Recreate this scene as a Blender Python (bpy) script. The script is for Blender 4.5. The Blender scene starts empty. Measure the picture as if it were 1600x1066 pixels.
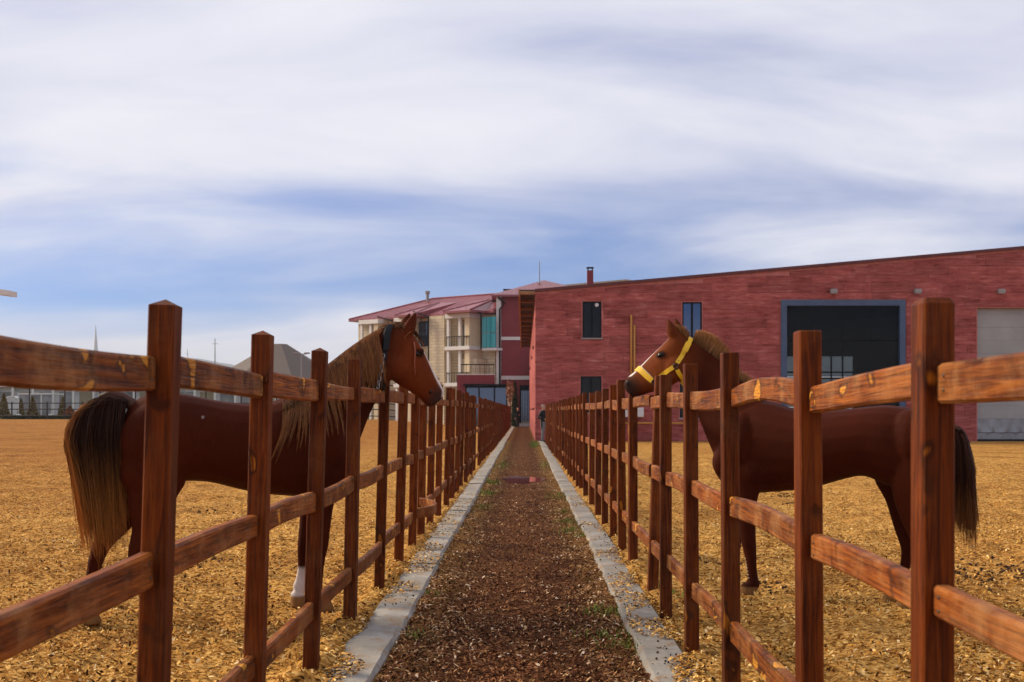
import bpy, math, random
import numpy as np
from mathutils import Vector, Matrix
from mathutils.bvhtree import BVHTree

random.seed(7); rng = np.random.default_rng(7)
R = math.radians
scene = bpy.context.scene
col = scene.collection

# ------------------------------------------------------------------ camera
F, CX, CY, H = 1780.0, 818.0, 642.0, 1.45          # focal length and vanishing point of a 1600x1066 frame, eye height
cam = bpy.data.objects.new('camera', bpy.data.cameras.new('camera'))
col.objects.link(cam); scene.camera = cam
cam.location = (0, 0, H); cam.rotation_euler = (R(90), 0, 0)
cam.data.sensor_width = 36; cam.data.lens = F / 1600 * 36
cam.data.shift_x = -(CX - 800) / 1600; cam.data.shift_y = (CY - 533) / 1600
cam.data.clip_start = .05; cam.data.clip_end = 9000
cam.data.dof.use_dof = True; cam.data.dof.focus_distance = 9.0; cam.data.dof.aperture_fstop = 6.3
scene.render.resolution_x = 1024; scene.render.resolution_y = 682

# ------------------------------------------------------------------ world and sun
SUN_DIR = Vector((-.83, .30, .50)).normalized()
sun_el = math.asin(SUN_DIR.z); sun_az = math.atan2(SUN_DIR.x, SUN_DIR.y)
world = bpy.data.worlds.new('World'); scene.world = world; world.use_nodes = True

class NT:
    def __init__(s, tree): s.t = tree; s.n = tree.nodes; s.l = tree.links
    def new(s, typ, **kw):
        n = s.n.new(typ)
        for k, v in kw.items():
            if k.startswith('_'): setattr(n, k[1:], v)
            else: s.set(n.inputs[k.replace('__', ' ')], v)
        return n
    def set(s, inp, v):
        if isinstance(v, bpy.types.NodeSocket): s.l.new(v, inp)
        else: inp.default_value = v
    def math(s, op, a, b=0.0, c=0.0, clamp=False):
        n = s.n.new('ShaderNodeMath'); n.operation = op; n.use_clamp = clamp
        s.set(n.inputs[0], a); s.set(n.inputs[1], b); s.set(n.inputs[2], c); return n.outputs[0]
    def mix(s, f, a, b, blend='MIX'):
        n = s.n.new('ShaderNodeMix'); n.data_type = 'RGBA'; n.blend_type = blend
        s.set(n.inputs[0], f); s.set(n.inputs[6], a); s.set(n.inputs[7], b); return n.outputs[2]
    def ramp(s, f, stops, interp='LINEAR'):
        n = s.n.new('ShaderNodeValToRGB'); e = n.color_ramp.elements; n.color_ramp.interpolation = interp
        while len(e) < len(stops): e.new(.5)
        for i, (p, c) in enumerate(stops):
            e[i].position = p; e[i].color = c if len(c) == 4 else (*c, 1)
        s.set(n.inputs[0], f); return n.outputs[0]
    def mr(s, v, a, b, c=0.0, d=1.0, smooth=True):
        n = s.n.new('ShaderNodeMapRange'); n.interpolation_type = 'SMOOTHSTEP' if smooth else 'LINEAR'
        s.set(n.inputs[0], v)
        for i, q in zip((1, 2, 3, 4), (a, b, c, d)): n.inputs[i].default_value = q
        return n.outputs[0]
    def noise(s, vec, scale, detail=4, rough=.55, dist=0.0):
        n = s.n.new('ShaderNodeTexNoise')
        s.set(n.inputs['Vector'], vec); n.inputs['Scale'].default_value = scale; n.inputs['Detail'].default_value = detail
        n.inputs['Roughness'].default_value = rough; n.inputs['Distortion'].default_value = dist
        return n.outputs[0]
    def mapping(s, vec, loc=(0, 0, 0), rot=(0, 0, 0), scale=(1, 1, 1)):
        n = s.n.new('ShaderNodeMapping'); s.set(n.inputs[0], vec)
        s.set(n.inputs[1], loc); n.inputs[2].default_value = rot; n.inputs[3].default_value = scale
        return n.outputs[0]

w = NT(world.node_tree); w.n.clear()
sky = w.new('ShaderNodeTexSky'); sky.sky_type = 'NISHITA'; sky.sun_disc = False
sky.sun_elevation = sun_el; sky.sun_rotation = sun_az; sky.altitude = 900; sky.air_density = 1.0; sky.dust_density = .6; sky.ozone_density = 2.0
tc = w.new('ShaderNodeTexCoord')
sx = w.new('ShaderNodeSeparateXYZ', Vector=tc.outputs['Generated'])
zz = w.math('ADD', w.math('MAXIMUM', sx.outputs[2], 0.0), .26)
cx_ = w.math('DIVIDE', sx.outputs[0], zz); cy_ = w.math('DIVIDE', sx.outputs[1], zz)
cv = w.new('ShaderNodeCombineXYZ', X=cx_, Y=cy_).outputs[0]
m1 = w.mapping(cv, loc=(8.7, 1.9, 0), rot=(0, 0, R(28)), scale=(1.0, 2.0, 1))
n1 = w.noise(m1, 1.0, 8, .52, .5)
m2 = w.mapping(cv, loc=(14.3, -7.5, 0), rot=(0, 0, R(24)), scale=(1.0, 2.3, 1))
n2 = w.noise(m2, 1.25, 8, .52, .6)
# thin high cloud deck: dense overhead, a clearer band low down, cloud bank at the horizon
band = w.ramp(sx.outputs[2], [(0, (.86,) * 3), (.055, (.84,) * 3), (.09, (.26,) * 3), (.125, (.24,) * 3), (.165, (.60,) * 3), (.215, (.92,) * 3), (1, (1.0,) * 3)])
cov = w.math('ADD', w.math('MULTIPLY', w.math('SUBTRACT', n1, .5), 1.5), band)
cov = w.math('ADD', cov, w.math('MULTIPLY', w.math('SUBTRACT', n2, .5), .8))
cov = w.mr(cov, -.02, 1.0)
cloud = w.ramp(n2, [(.24, (5.6, 5.8, 7.2)), (.47, (6.6, 6.7, 7.7)), (.70, (7.9, 7.9, 8.4))])
low = w.mr(sx.outputs[2], .10, .0)
cloud = w.mix(w.math('MULTIPLY', low, .75), cloud, (7.0, 6.6, 6.35, 1))
skyc = w.mix(1.0, sky.outputs[0], (.44, .60, .98, 1), 'MULTIPLY')
colr = w.mix(cov, skyc, cloud)
bg = w.new('ShaderNodeBackground', Color=colr, Strength=.1)
out = w.new('ShaderNodeOutputWorld', Surface=bg.outputs[0])

sun = bpy.data.objects.new('sun', bpy.data.lights.new('sun', 'SUN')); col.objects.link(sun)
sun.data.energy = 4.6; sun.data.angle = R(15); sun.data.color = (1, .84, .60)
sun.rotation_euler = (-SUN_DIR).to_track_quat('-Z', 'Y').to_euler()
sun.location = (0, 0, 30)
vs = scene.view_settings
vs.view_transform = 'Standard'; vs.look = 'None'; vs.exposure = 0.22; vs.gamma = 1.0; vs.use_curve_mapping = False

# ------------------------------------------------------------------ helpers
def P(px, py, d): return Vector(((px - CX) / F * d, d, H - (py - CY) / F * d))
def X(px, d): return (px - CX) / F * d
def Z(py, d): return H - (py - CY) / F * d

def tag(o, label=None, cat=None, group=None, kind=None):
    if label: o['label'] = label
    if cat: o['category'] = cat
    if group: o['group'] = group
    if kind: o['kind'] = kind
    return o
def link(o, parent=None):
    col.objects.link(o)
    if parent: o.parent = parent
    return o
def empty(name, loc=(0, 0, 0), rz=0.0):
    o = bpy.data.objects.new(name, None); o.location = loc; o.rotation_euler = (0, 0, rz); o.empty_display_size = .2
    return link(o)
def mesh(name, verts, faces, mat=None, smooth=False):
    me = bpy.data.meshes.new(name); me.from_pydata([tuple(v) for v in verts], [], faces); me.update()
    if mat: me.materials.append(mat)
    if smooth: me.polygons.foreach_set('use_smooth', [True] * len(me.polygons))
    return me
def obj(name, me, parent=None, loc=(0, 0, 0), rot=(0, 0, 0)):
    o = bpy.data.objects.new(name, me); o.location = loc; o.rotation_euler = rot
    return link(o, parent)

class MB:
    """collects shapes of ONE part"""
    def __init__(s): s.v = []; s.f = []
    def add(s, v, f):
        b = len(s.v); s.v += [tuple(q) for q in v]; s.f += [tuple(i + b for i in q) for q in f]; return s
    def box(s, x0, x1, y0, y1, z0, z1, bev=0.0):
        x0, x1 = sorted((x0, x1)); y0, y1 = sorted((y0, y1)); z0, z1 = sorted((z0, z1))
        if bev <= 0:
            v = [(x, y, z) for z in (z0, z1) for x, y in ((x0, y0), (x1, y0), (x1, y1), (x0, y1))]
            f = [(3, 2, 1, 0), (4, 5, 6, 7), (0, 1, 5, 4), (1, 2, 6, 5), (2, 3, 7, 6), (3, 0, 4, 7)]
            return s.add(v, f)
        b = bev; v = []
        for z, i in ((z0, b), (z0 + b, 0), (z1 - b, 0), (z1, b)):
            v += [(x0 + i, y0 + i, z), (x1 - i, y0 + i, z), (x1 - i, y1 - i, z), (x0 + i, y1 - i, z)]
        f = [(3, 2, 1, 0), (12, 13, 14, 15)]
        for k in (0, 4, 8):
            for j in range(4): f.append((k + j, k + (j + 1) % 4, k + 4 + (j + 1) % 4, k + 4 + j))
        return s.add(v, f)
    def tube(s, pts, r, n=8):
        pts = [Vector(p) for p in pts]; rs = r if isinstance(r, (list, tuple)) else [r] * len(pts)
        v = []; prev = None
        for i, p in enumerate(pts):
            t = (pts[min(i + 1, len(pts) - 1)] - pts[max(i - 1, 0)]).normalized()
            if prev is None: a = t.orthogonal().normalized()
            else: a = (prev - t * prev.dot(t)).normalized()
            prev = a; b = t.cross(a)
            for k in range(n):
                an = 2 * math.pi * k / n; v.append(p + (a * math.cos(an) + b * math.sin(an)) * rs[i])
        f = []
        for i in range(len(pts) - 1):
            for k in range(n): f.append((i * n + k, i * n + (k + 1) % n, (i + 1) * n + (k + 1) % n, (i + 1) * n + k))
        f.append(tuple(range(n))[::-1]); f.append(tuple(range((len(pts) - 1) * n, len(pts) * n)))
        return s.add(v, f)
    def sphere(s, c, r, n=12, m=8):
        c = Vector(c); r = Vector(r) if not isinstance(r, (int, float)) else Vector((r, r, r)); v = []; f = []
        for i in range(m + 1):
            th = math.pi * i / m
            for k in range(n):
                ph = 2 * math.pi * k / n
                v.append((c.x + r.x * math.sin(th) * math.cos(ph), c.y + r.y * math.sin(th) * math.sin(ph), c.z + r.z * math.cos(th)))
        for i in range(m):
            for k in range(n): f.append((i * n + k, (i + 1) * n + k, (i + 1) * n + (k + 1) % n, i * n + (k + 1) % n))
        return s.add(v, f)
    def build(s, name, mat, parent=None, smooth=False, loc=(0, 0, 0), rot=(0, 0, 0)):
        return obj(name, mesh(name, s.v, s.f, mat, smooth), parent, loc, rot)
def box(name, x0, x1, y0, y1, z0, z1, mat, parent=None, bev=0.0):
    return MB().box(x0, x1, y0, y1, z0, z1, bev).build(name, mat, parent)

# ------------------------------------------------------------------ materials
def new_mat(name):
    m = bpy.data.materials.new(name); m.use_nodes = True; t = NT(m.node_tree); t.n.clear()
    b = t.new('ShaderNodeBsdfPrincipled'); o = t.new('ShaderNodeOutputMaterial', Surface=b.outputs[0])
    t.tc = t.new('ShaderNodeTexCoord'); t.oi = t.new('ShaderNodeObjectInfo'); t.b = b; t.o = o
    return m, t
def bump(t, h, strength=.4, dist=.02):
    n = t.new('ShaderNodeBump', Height=h, Strength=strength, Distance=dist); t.set(t.b.inputs['Normal'], n.outputs[0])
def plain(name, c, rough=.7, metal=0.0, var=.18, scale=3.0, bmp=.15, spec=.4, bscale=40):
    m, t = new_mat(name)
    n = t.noise(t.tc.outputs['Object'], scale, 6, .6)
    f = t.mr(n, .3, .7, 1 - var, 1 + var, False)
    cc = t.mix(1.0, (*c, 1), t.new('ShaderNodeCombineColor', Red=f, Green=f, Blue=f).outputs[0], 'MULTIPLY')
    t.set(t.b.inputs['Base Color'], cc); t.b.inputs['Roughness'].default_value = rough
    t.b.inputs['Metallic'].default_value = metal; t.b.inputs['Specular IOR Level'].default_value = spec
    if bmp: bump(t, t.noise(t.tc.outputs['Object'], bscale, 4), bmp, .01)
    return m
def wood(name, axis, tint=(1, 1, 1), dusty=.25, kt=.70):
    m, t = new_mat(name)
    off = t.math('MULTIPLY', t.oi.outputs['Random'], 60.0)
    ov = t.new('ShaderNodeCombineXYZ', X=off, Y=off, Z=off).outputs[0]
    sc = [11, 11, 11]; sc[axis] = .55
    base = t.tc.outputs['Object']
    g = t.noise(t.mapping(base, loc=ov, scale=sc), 3.2, 7, .62, 1.6)
    s2 = [26, 26, 26]; s2[axis] = 1.2
    fine = t.noise(t.mapping(base, loc=ov, scale=s2), 4.0, 4, .6, .4)
    c = t.ramp(g, [(.28, (.035, .0080, .0018)), (.42, (.115, .027, .0042)), (.55, (.205, .054, .0080)), (.72, (.32, .100, .015))])
    c = t.mix(t.mr(fine, .52, .70, 0, .55), c, (.030, .009, .004, 1))
    # knots and bare yellow scrapes in the stain
    s3 = [7, 7, 7]; s3[axis] = 4.5
    kn = t.noise(t.mapping(base, loc=ov, scale=s3), 1.1, 2, .5, .5)
    rk = t.math('MULTIPLY', t.mr(kn, kt, kt + .04), t.mr(fine, .36, .52))
    c = t.mix(t.math('MULTIPLY', t.mr(kn, kt - .08, kt - .01, 0, .7), t.mr(kn, kt + .06, kt)), c, (.035, .009, .003, 1))
    c = t.mix(t.math('MULTIPLY', rk, .85), c, (.62, .27, .030, 1))
    br = t.mr(t.oi.outputs['Random'], 0, 1, .78, 1.2, False)
    c = t.mix(1.0, c, t.new('ShaderNodeCombineColor', Red=br, Green=br, Blue=br).outputs[0], 'MULTIPLY')
    c = t.mix(1.0, c, (*tint, 1), 'MULTIPLY')
    dust = t.noise(t.mapping(base, loc=ov), 5.0, 5, .7)
    c = t.mix(t.mr(dust, .42, .72, 0, dusty), c, (.46, .225, .085, 1))
    t.set(t.b.inputs['Base Color'], c); t.b.inputs['Specular IOR Level'].default_value = .12
    t.set(t.b.inputs['Roughness'], t.mr(g, .3, .7, .45, .7, False))
    bump(t, t.math('ADD', t.math('MULTIPLY', g, .7), t.math('MULTIPLY', fine, .5)), .8, .010)
    return m
M = {}
M['post'] = wood('stained_wood_post', 2, (.68, .50, .22), .08, .71)
M['rail'] = wood('stained_wood_rail', 1, (1.12, 1.10, 1.05), .45, .645)

M['nailhead'] = plain('rusty_nail', (.10, .07, .05), .5, metal=.5)
def ground_mat():
    m, t = new_mat('woodchip_ground')
    geo = t.new('ShaderNodeNewGeometry'); p = geo.outputs['Position']
    big = t.noise(p, .35, 5, .6); mid = t.noise(p, 3.0, 6, .65); fine = t.noise(p, 26, 6, .7)
    vor = t.new('ShaderNodeTexVoronoi', Vector=t.mapping(p, scale=(1, 1.6, 1)), Scale=38.0); vor.feature = 'F1'
    vc = t.new('ShaderNodeSeparateColor', Color=vor.outputs['Color']).outputs[0]
    lump = t.noise(p, 1.3, 5, .7); clod = t.noise(t.mapping(p, scale=(1, .6, 1)), 9, 5, .7)
    f = t.math('ADD', t.math('MULTIPLY', fine, .35), t.math('MULTIPLY', vc, .30)); f = t.math('ADD', f, t.math('ADD', t.math('MULTIPLY', mid, .25), t.math('MULTIPLY', clod, .25)))
    c = t.ramp(f, [(.36, (.040, .014, .003)), (.47, (.26, .112, .023)), (.59, (.58, .29, .066)), (.78, (.84, .52, .175))])
    sxp = t.new('ShaderNodeSeparateXYZ', Vector=p)
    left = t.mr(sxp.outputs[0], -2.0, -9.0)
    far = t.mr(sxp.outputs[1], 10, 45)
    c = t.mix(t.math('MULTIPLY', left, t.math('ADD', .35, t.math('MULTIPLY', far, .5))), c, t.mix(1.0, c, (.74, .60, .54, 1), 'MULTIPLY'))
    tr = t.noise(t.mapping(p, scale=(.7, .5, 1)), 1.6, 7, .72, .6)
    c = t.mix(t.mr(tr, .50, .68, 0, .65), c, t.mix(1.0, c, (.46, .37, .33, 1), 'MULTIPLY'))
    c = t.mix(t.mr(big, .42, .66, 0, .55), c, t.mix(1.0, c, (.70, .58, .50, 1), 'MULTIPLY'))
    # grass beyond the arena
    gr = t.math('MULTIPLY', t.mr(sxp.outputs[1], 113.5, 114.5), t.mr(sxp.outputs[0], -1.0, -3.0))
    c = t.mix(gr, c, t.ramp(mid, [(.3, (.05, .062, .015)), (.7, (.17, .17, .035))]))
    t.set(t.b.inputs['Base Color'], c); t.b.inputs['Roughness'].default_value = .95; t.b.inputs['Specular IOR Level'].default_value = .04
    bump(t, t.math('ADD', t.math('ADD', t.math('MULTIPLY', fine, .6), t.math('MULTIPLY', vc, .3)), t.math('ADD', t.math('MULTIPLY', mid, 1.6), t.math('ADD', t.math('MULTIPLY', lump, 2.5), clod))), 1.0, .05)
    return m
M['ground'] = ground_mat()

def path_mat():
    m, t = new_mat('mulch_path')
    p = t.new('ShaderNodeNewGeometry').outputs['Position']
    sp = t.new('ShaderNodeSeparateXYZ', Vector=p)
    mid = t.noise(p, 4.0, 6, .65); fine = t.noise(p, 34, 6, .7)
    vor = t.new('ShaderNodeTexVoronoi', Vector=t.mapping(p, scale=(1, 1.5, 1)), Scale=46.0)
    vc = t.new('ShaderNodeSeparateColor', Color=vor.outputs['Color']).outputs[0]
    f = t.math('ADD', t.math('MULTIPLY', fine, .5), t.math('MULTIPLY', vc, .3)); f = t.math('ADD', f, t.math('MULTIPLY', mid, .3))
    dark = t.ramp(f, [(.3, (.036, .013, .006)), (.55, (.112, .045, .021)), (.72, (.19, .082, .037)), (.9, (.38, .20, .085))])
    edge = t.math('ABSOLUTE', t.math('ADD', sp.outputs[0], .04))
    e = t.math('ADD', t.mr(edge, .30, .72), t.math('MULTIPLY', t.math('SUBTRACT', mid, .5), 2.2), 0, True)
    gold = t.ramp(f, [(.3, (.07, .035, .012)), (.55, (.22, .115, .035)), (.8, (.42, .25, .08))])
    c = t.mix(t.math('MULTIPLY', e, .8), dark, gold)
    t.set(t.b.inputs['Base Color'], c); t.b.inputs['Roughness'].default_value = .95; t.b.inputs['Specular IOR Level'].default_value = .04
    bump(t, t.math('ADD', fine, t.math('ADD', vc, mid)), .9, .025)
    return m
M['path'] = path_mat()

def concrete():
    m, t = new_mat('kerb_concrete')
    p = t.new('ShaderNodeNewGeometry').outputs['Position']
    a = t.noise(p, 2.2, 7, .65); b = t.noise(p, 22, 6, .7)
    c = t.ramp(a, [(.3, (.17, .15, .125)), (.55, (.29, .265, .235)), (.75, (.40, .37, .335))])
    c = t.mix(t.mr(b, .56, .75, 0, .65), c, (.14, .10, .07, 1))
    c = t.mix(t.mr(t.noise(p, 5.5, 6, .7), .50, .66, 0, .75), c, (.24, .13, .05, 1))
    t.set(t.b.inputs['Base Color'], c); t.b.inputs['Roughness'].default_value = .9
    bump(t, t.math('ADD', a, b), .6, .012)
    return m
M['kerb'] = concrete()

def block_mat(name, k=1.0):
    m, t = new_mat(name)
    p = t.new('ShaderNodeNewGeometry').outputs['Position']
    st = t.noise(t.mapping(p, scale=(1.3, 1.3, 7)), 1.15, 7, .74, .5)
    n = t.noise(p, 1.2, 5, .6); off = t.oi.outputs['Random']
    v = t.math('ADD', t.math('MULTIPLY', st, .8), t.math('MULTIPLY', n, .3))
    c = t.ramp(v, [(.37, (.075 * k, .014 * k, .013 * k)), (.46, (.25 * k, .054 * k, .048 * k)), (.60, (.36 * k, .096 * k, .086 * k)), (.74, (.50 * k, .19 * k, .17 * k))])
    br = t.mr(off, 0, 1, .90, 1.26, False)
    c = t.mix(1.0, c, t.new('ShaderNodeCombineColor', Red=br, Green=br, Blue=br).outputs[0], 'MULTIPLY')
    t.set(t.b.inputs['Base Color'], c); t.b.inputs['Roughness'].default_value = .85; t.b.inputs['Specular IOR Level'].default_value = .2
    bump(t, st, .9, .09)
    return m
M['block'] = block_mat('red_split_block')
M['mortar'] = plain('red_mortar', (.46, .16, .14), .9)
M['redplaster'] = plain('red_plaster', (.20, .030, .036), .75, var=.08, scale=1.2)
M['white'] = plain('white_paint', (.62, .60, .57), .6, var=.08)
M['cream_tile'] = None
def tile_mat():
    m, t = new_mat('cream_cladding')
    br = t.new('ShaderNodeTexBrick', Vector=t.mapping(t.tc.outputs['Object'], rot=(R(90), 0, 0), scale=(1, 1, 1)), Color1=(.60, .50, .34, 1), Color2=(.53, .44, .30, 1), Mortar=(.36, .29, .20, 1), Scale=1.0)
    br.inputs['Brick Width'].default_value = .9; br.inputs['Row Height'].default_value = .3; br.inputs['Mortar Size'].default_value = .018
    n = t.noise(t.tc.outputs['Object'], .8, 5)
    c = t.mix(1.0, br.outputs[0], t.ramp(n, [(.3, (.86, .86, .86)), (.7, (1.05, 1.05, 1.05))]), 'MULTIPLY')
    t.set(t.b.inputs['Base Color'], c); t.b.inputs['Roughness'].default_value = .75
    return m
M['cream_tile'] = tile_mat()
M['cream'] = plain('cream_render', (.60, .49, .32), .8, var=.08, scale=1)
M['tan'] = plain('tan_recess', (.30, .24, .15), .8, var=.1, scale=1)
M['grey_clad'] = plain('grey_cladding', (.33, .30, .25), .8, var=.08, scale=1)
M['roof'] = plain('maroon_metal_roof', (.23, .052, .060), .38, var=.12, scale=.6, spec=.6)
M['black'] = plain('black_metal', (.010, .010, .012), .5, var=.1, spec=.15)
M['darkframe'] = plain('dark_window_frame', (.008, .011, .017), .5, var=.05, spec=.08)
M['blueframe'] = plain('blue_steel_frame', (.050, .085, .165), .45, var=.15, scale=2)
M['shutter'] = plain('grey_roller_door', (.30, .30, .30), .55, var=.1, scale=1.0)
M['tarp'] = plain('grey_tarpaulin', (.22, .225, .24), .5, var=.2)
M['yellowpipe'] = plain('yellow_gas_pipe', (.46, .20, .028), .45, var=.12)
M['lamp'] = plain('grey_lamp_housing', (.26, .25, .25), .45, var=.08)
M['eavewood'] = plain('eave_timber', (.30, .15, .07), .7, var=.25)
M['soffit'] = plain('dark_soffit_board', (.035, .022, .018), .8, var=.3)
M['coping'] = plain('dark_red_coping', (.10, .020, .022), .5)
M['interior'] = plain('dark_interior', (.045, .045, .05), .9)
M['tent'] = plain('brown_grey_roof', (.115, .085, .070), .8, var=.06, scale=.3)
M['tan_roof'] = plain('beige_parapet', (.42, .33, .22), .8)
M['hill'] = plain('scrub_hills', (.11, .11, .09), .95, var=.25, scale=.004, bmp=0)
M['palewhite'] = plain('pale_panel', (.55, .54, .55), .6, var=.2, scale=.8)
M['pinkroof'] = plain('pale_pink_roof', (.42, .33, .34), .6, var=.1, scale=.4)
M['greyglass'] = plain('grey_glazing', (.22, .22, .22), .2, var=.5, scale=.6, bmp=0)
M['rust'] = plain('dark_pipe_fence', (.030, .020, .018), .6)
M['stone_white'] = plain('white_stone', (.62, .62, .64), .6, var=.06)
def glass(name, c, rough=.04, alpha=1.0, metal=0.0, spec=.5):
    m, t = new_mat(name); t.b.inputs['Base Color'].default_value = (*c, 1); t.b.inputs['Roughness'].default_value = rough
    t.b.inputs['Metallic'].default_value = metal; t.b.inputs['Specular IOR Level'].default_value = spec
    n = t.noise(t.tc.outputs['Object'], .7, 3); bump(t, n, .05, .05)
    if alpha < 1:
        tr = t.new('ShaderNodeBsdfTransparent', Color=(.75, .82, .85, 1))
        mx = t.new('ShaderNodeMixShader', Fac=alpha); t.l.new(tr.outputs[0], mx.inputs[1]); t.l.new(t.b.outputs[0], mx.inputs[2]); t.set(t.o.inputs['Surface'], mx.outputs[0])
    return m
M['glass'] = glass('dark_window_glass', (.010, .012, .016), spec=.18)
M['glass_blue'] = glass('blue_reflecting_glass', (.085, .12, .19), .05, metal=.7)
M['glass_see'] = glass('tinted_see_through_glass', (.010, .012, .014), .03, alpha=.62, spec=.12)
M['teal'] = glass('teal_glass_screen', (.03, .30, .33), .12)
M['curtain'] = plain('pale_blue_curtain', (.20, .28, .36), .6, var=.15, scale=3)

# ------------------------------------------------------------------ ground (one sheet to the horizon)
def lat_noise(x, y, seed):
    xi = np.floor(x).astype(int); yi = np.floor(y).astype(int); fx = x - xi; fy = y - yi
    fx = fx * fx * (3 - 2 * fx); fy = fy * fy * (3 - 2 * fy)
    def h(a, b):
        n = (a * 374761393 + b * 668265263 + seed * 144665) & 0x7fffffff
        n = ((n ^ (n >> 13)) * 1274126177) & 0x7fffffff
        return ((n ^ (n >> 16)) & 0xffff) / 65535.0
    return (h(xi, yi) * (1 - fx) + h(xi + 1, yi) * fx) * (1 - fy) + (h(xi, yi + 1) * (1 - fx) + h(xi + 1, yi + 1) * fx) * fy
def sstep(a, b, x):
    t = np.clip((x - a) / (b - a), 0, 1); return t * t * (3 - 2 * t)
def ground_z(x, y):
    x = np.asarray(x, float); y = np.asarray(y, float)
    rise = .6 * sstep(30, 112, y) * sstep(-4, -16, x)
    near = 1 - sstep(26, 45, y)
    b = (lat_noise(x * 1.4, y * 1.4, 1) - .5) * .06 + (lat_noise(x * 4.5, y * 4.5, 2) - .5) * .06 + (lat_noise(x * 11, y * 11, 3) - .5) * .045
    lane = 1 - np.maximum(sstep(-.90, -1.06, x), sstep(.80, .95, x))
    bank = (.045 + .075 * lat_noise(x * 1.1 + 5, y * .9, 9)) * (np.exp(-((x + 1.13) / .13) ** 2) + np.exp(-((x - 1.02) / .13) ** 2))
    return (b * near * (1 - lane)) + rise - .07 * lane + bank * near
xs = np.unique(np.concatenate([-np.geomspace(14, 4000, 34), np.linspace(-14, -5, 80), np.linspace(-5, 5, 150), np.linspace(5, 14, 80), np.geomspace(14, 4000, 34)]))
ys = np.unique(np.concatenate([[-300, -60, -10, -2], np.linspace(0, 14, 200), np.linspace(14, 40, 150), np.linspace(40, 130, 60), np.geomspace(130, 6000, 26)]))
gx, gy = np.meshgrid(xs, ys); gz = ground_z(gx, gy)
nx, ny = len(xs), len(ys); ii = np.arange(nx * ny).reshape(ny, nx)
quads = np.stack([ii[:-1, :-1], ii[:-1, 1:], ii[1:, 1:], ii[1:, :-1]], -1).reshape(-1, 4)
def np_mesh(name, v, q, mat, smooth=True):
    me = bpy.data.meshes.new(name); k = q.shape[1]
    me.vertices.add(len(v)); me.vertices.foreach_set('co', np.ascontiguousarray(v, dtype=np.float32).ravel())
    me.loops.add(q.size); me.loops.foreach_set('vertex_index', q.ravel().astype(np.int32))
    me.polygons.add(len(q)); me.polygons.foreach_set('loop_start', np.arange(0, q.size, k, dtype=np.int32))
    me.polygons.foreach_set('use_smooth', np.full(len(q), smooth))
    me.update(calc_edges=True); me.validate(); me.materials.append(mat); return me
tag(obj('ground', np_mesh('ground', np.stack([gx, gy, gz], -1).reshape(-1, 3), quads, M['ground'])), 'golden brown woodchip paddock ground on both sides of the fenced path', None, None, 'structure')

# path between the kerbs
def path_z(x, y):
    x = np.asarray(x, float); y = np.asarray(y, float)
    gp_ = np.exp(-((x - .0) / .6) ** 2 - ((y - 24.2) / 1.7) ** 2)
    z = (1 - gp_) * ((lat_noise(x * 3, y * 3, 5) - .5) * .03 + (lat_noise(x * 9, y * 9, 6) - .5) * .018)
    e = np.clip((np.abs(x + .04) - .42) / .33, 0, 1)
    dip = -.040 * np.exp(-((x - .02) / .55) ** 2 - ((y - 24.2) / 1.5) ** 2)
    return .004 + z + .022 * e * e + dip
xs = np.linspace(-.82, .74, 36); ys = np.concatenate([np.linspace(-2, 16, 260), np.linspace(16.1, 50, 200), np.linspace(50.3, 106, 80)])
gx, gy = np.meshgrid(xs, ys); gz = path_z(gx, gy); nx, ny = len(xs), len(ys); ii = np.arange(nx * ny).reshape(ny, nx)
quads = np.stack([ii[:-1, :-1], ii[:-1, 1:], ii[1:, 1:], ii[1:, :-1]], -1).reshape(-1, 4)
tag(obj('path', np_mesh('path', np.stack([gx, gy, gz], -1).reshape(-1, 3), quads, M['path'])), 'dark brown mulch path running straight between two wooden fences', None, None, 'structure')

# puddle
wm, t = new_mat('puddle_water'); t.b.inputs['Base Color'].default_value = (.03, .018, .012, 1); t.b.inputs['Roughness'].default_value = .03; t.b.inputs['Specular IOR Level'].default_value = .9
pv = [(0, 24.2, 0)]
for k in range(40):
    a = 2 * math.pi * k / 40; r = 1 + .22 * math.sin(3 * a + 1) + .12 * math.sin(7 * a)
    pv.append((.0 + .46 * r * math.cos(a), 24.2 + 1.25 * r * math.sin(a), 0))
pu = obj('puddle', mesh('puddle', pv, [(0, 1 + k, 1 + (k + 1) % 40) for k in range(40)], wm)); pu.location.z = -.010
tag(pu, 'shallow puddle on the brown path mirroring the red building', None, None, 'structure')

# kerbs
def kerb(x_in, x_out, y_end, label):
    root = empty('kerb', ((x_in + x_out) / 2, 0, 0)); tag(root, label, None, None, 'structure')
    y = -1.2; mx = (x_in + x_out) / 2; sgn = 1 if x_in > x_out else -1; hw = abs(x_in - x_out) / 2
    while y < y_end:
        L = random.uniform(2.7, 3.3); n = 14 if y < 16 else 4; v = []; f = []
        dx = random.uniform(-.016, .016); dz = random.uniform(-.008, .010)
        for i in range(n + 1):
            yy = y + (L - .012) * i / n; j = lambda s: random.uniform(-s, s)
            e = .0 if 0 < i < n else .006
            prof = [(hw, -.10), (hw + j(.006), .028 + j(.006)), (hw - .022 + j(.008), .058 + j(.004) - e), (0 + j(.02), .062 + j(.004) - e), (-hw + .03, .058 + j(.005) - e), (-hw, .02), (-hw, -.1)]
            v += [(sgn * a + dx, yy, b + dz) for a, b in prof]
        m = 7
        for i in range(n):
            for k in range(m): f.append((i * m + k, i * m + (k + 1) % m, (i + 1) * m + (k + 1) % m, (i + 1) * m + k))
        f += [tuple(range(m)), tuple(range(n * m, n * m + m))[::-1]]
        me = mesh('kerb_stone', v, f, M['kerb'])
        obj('kerb_stone', me, root); y += L
    return root
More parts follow.
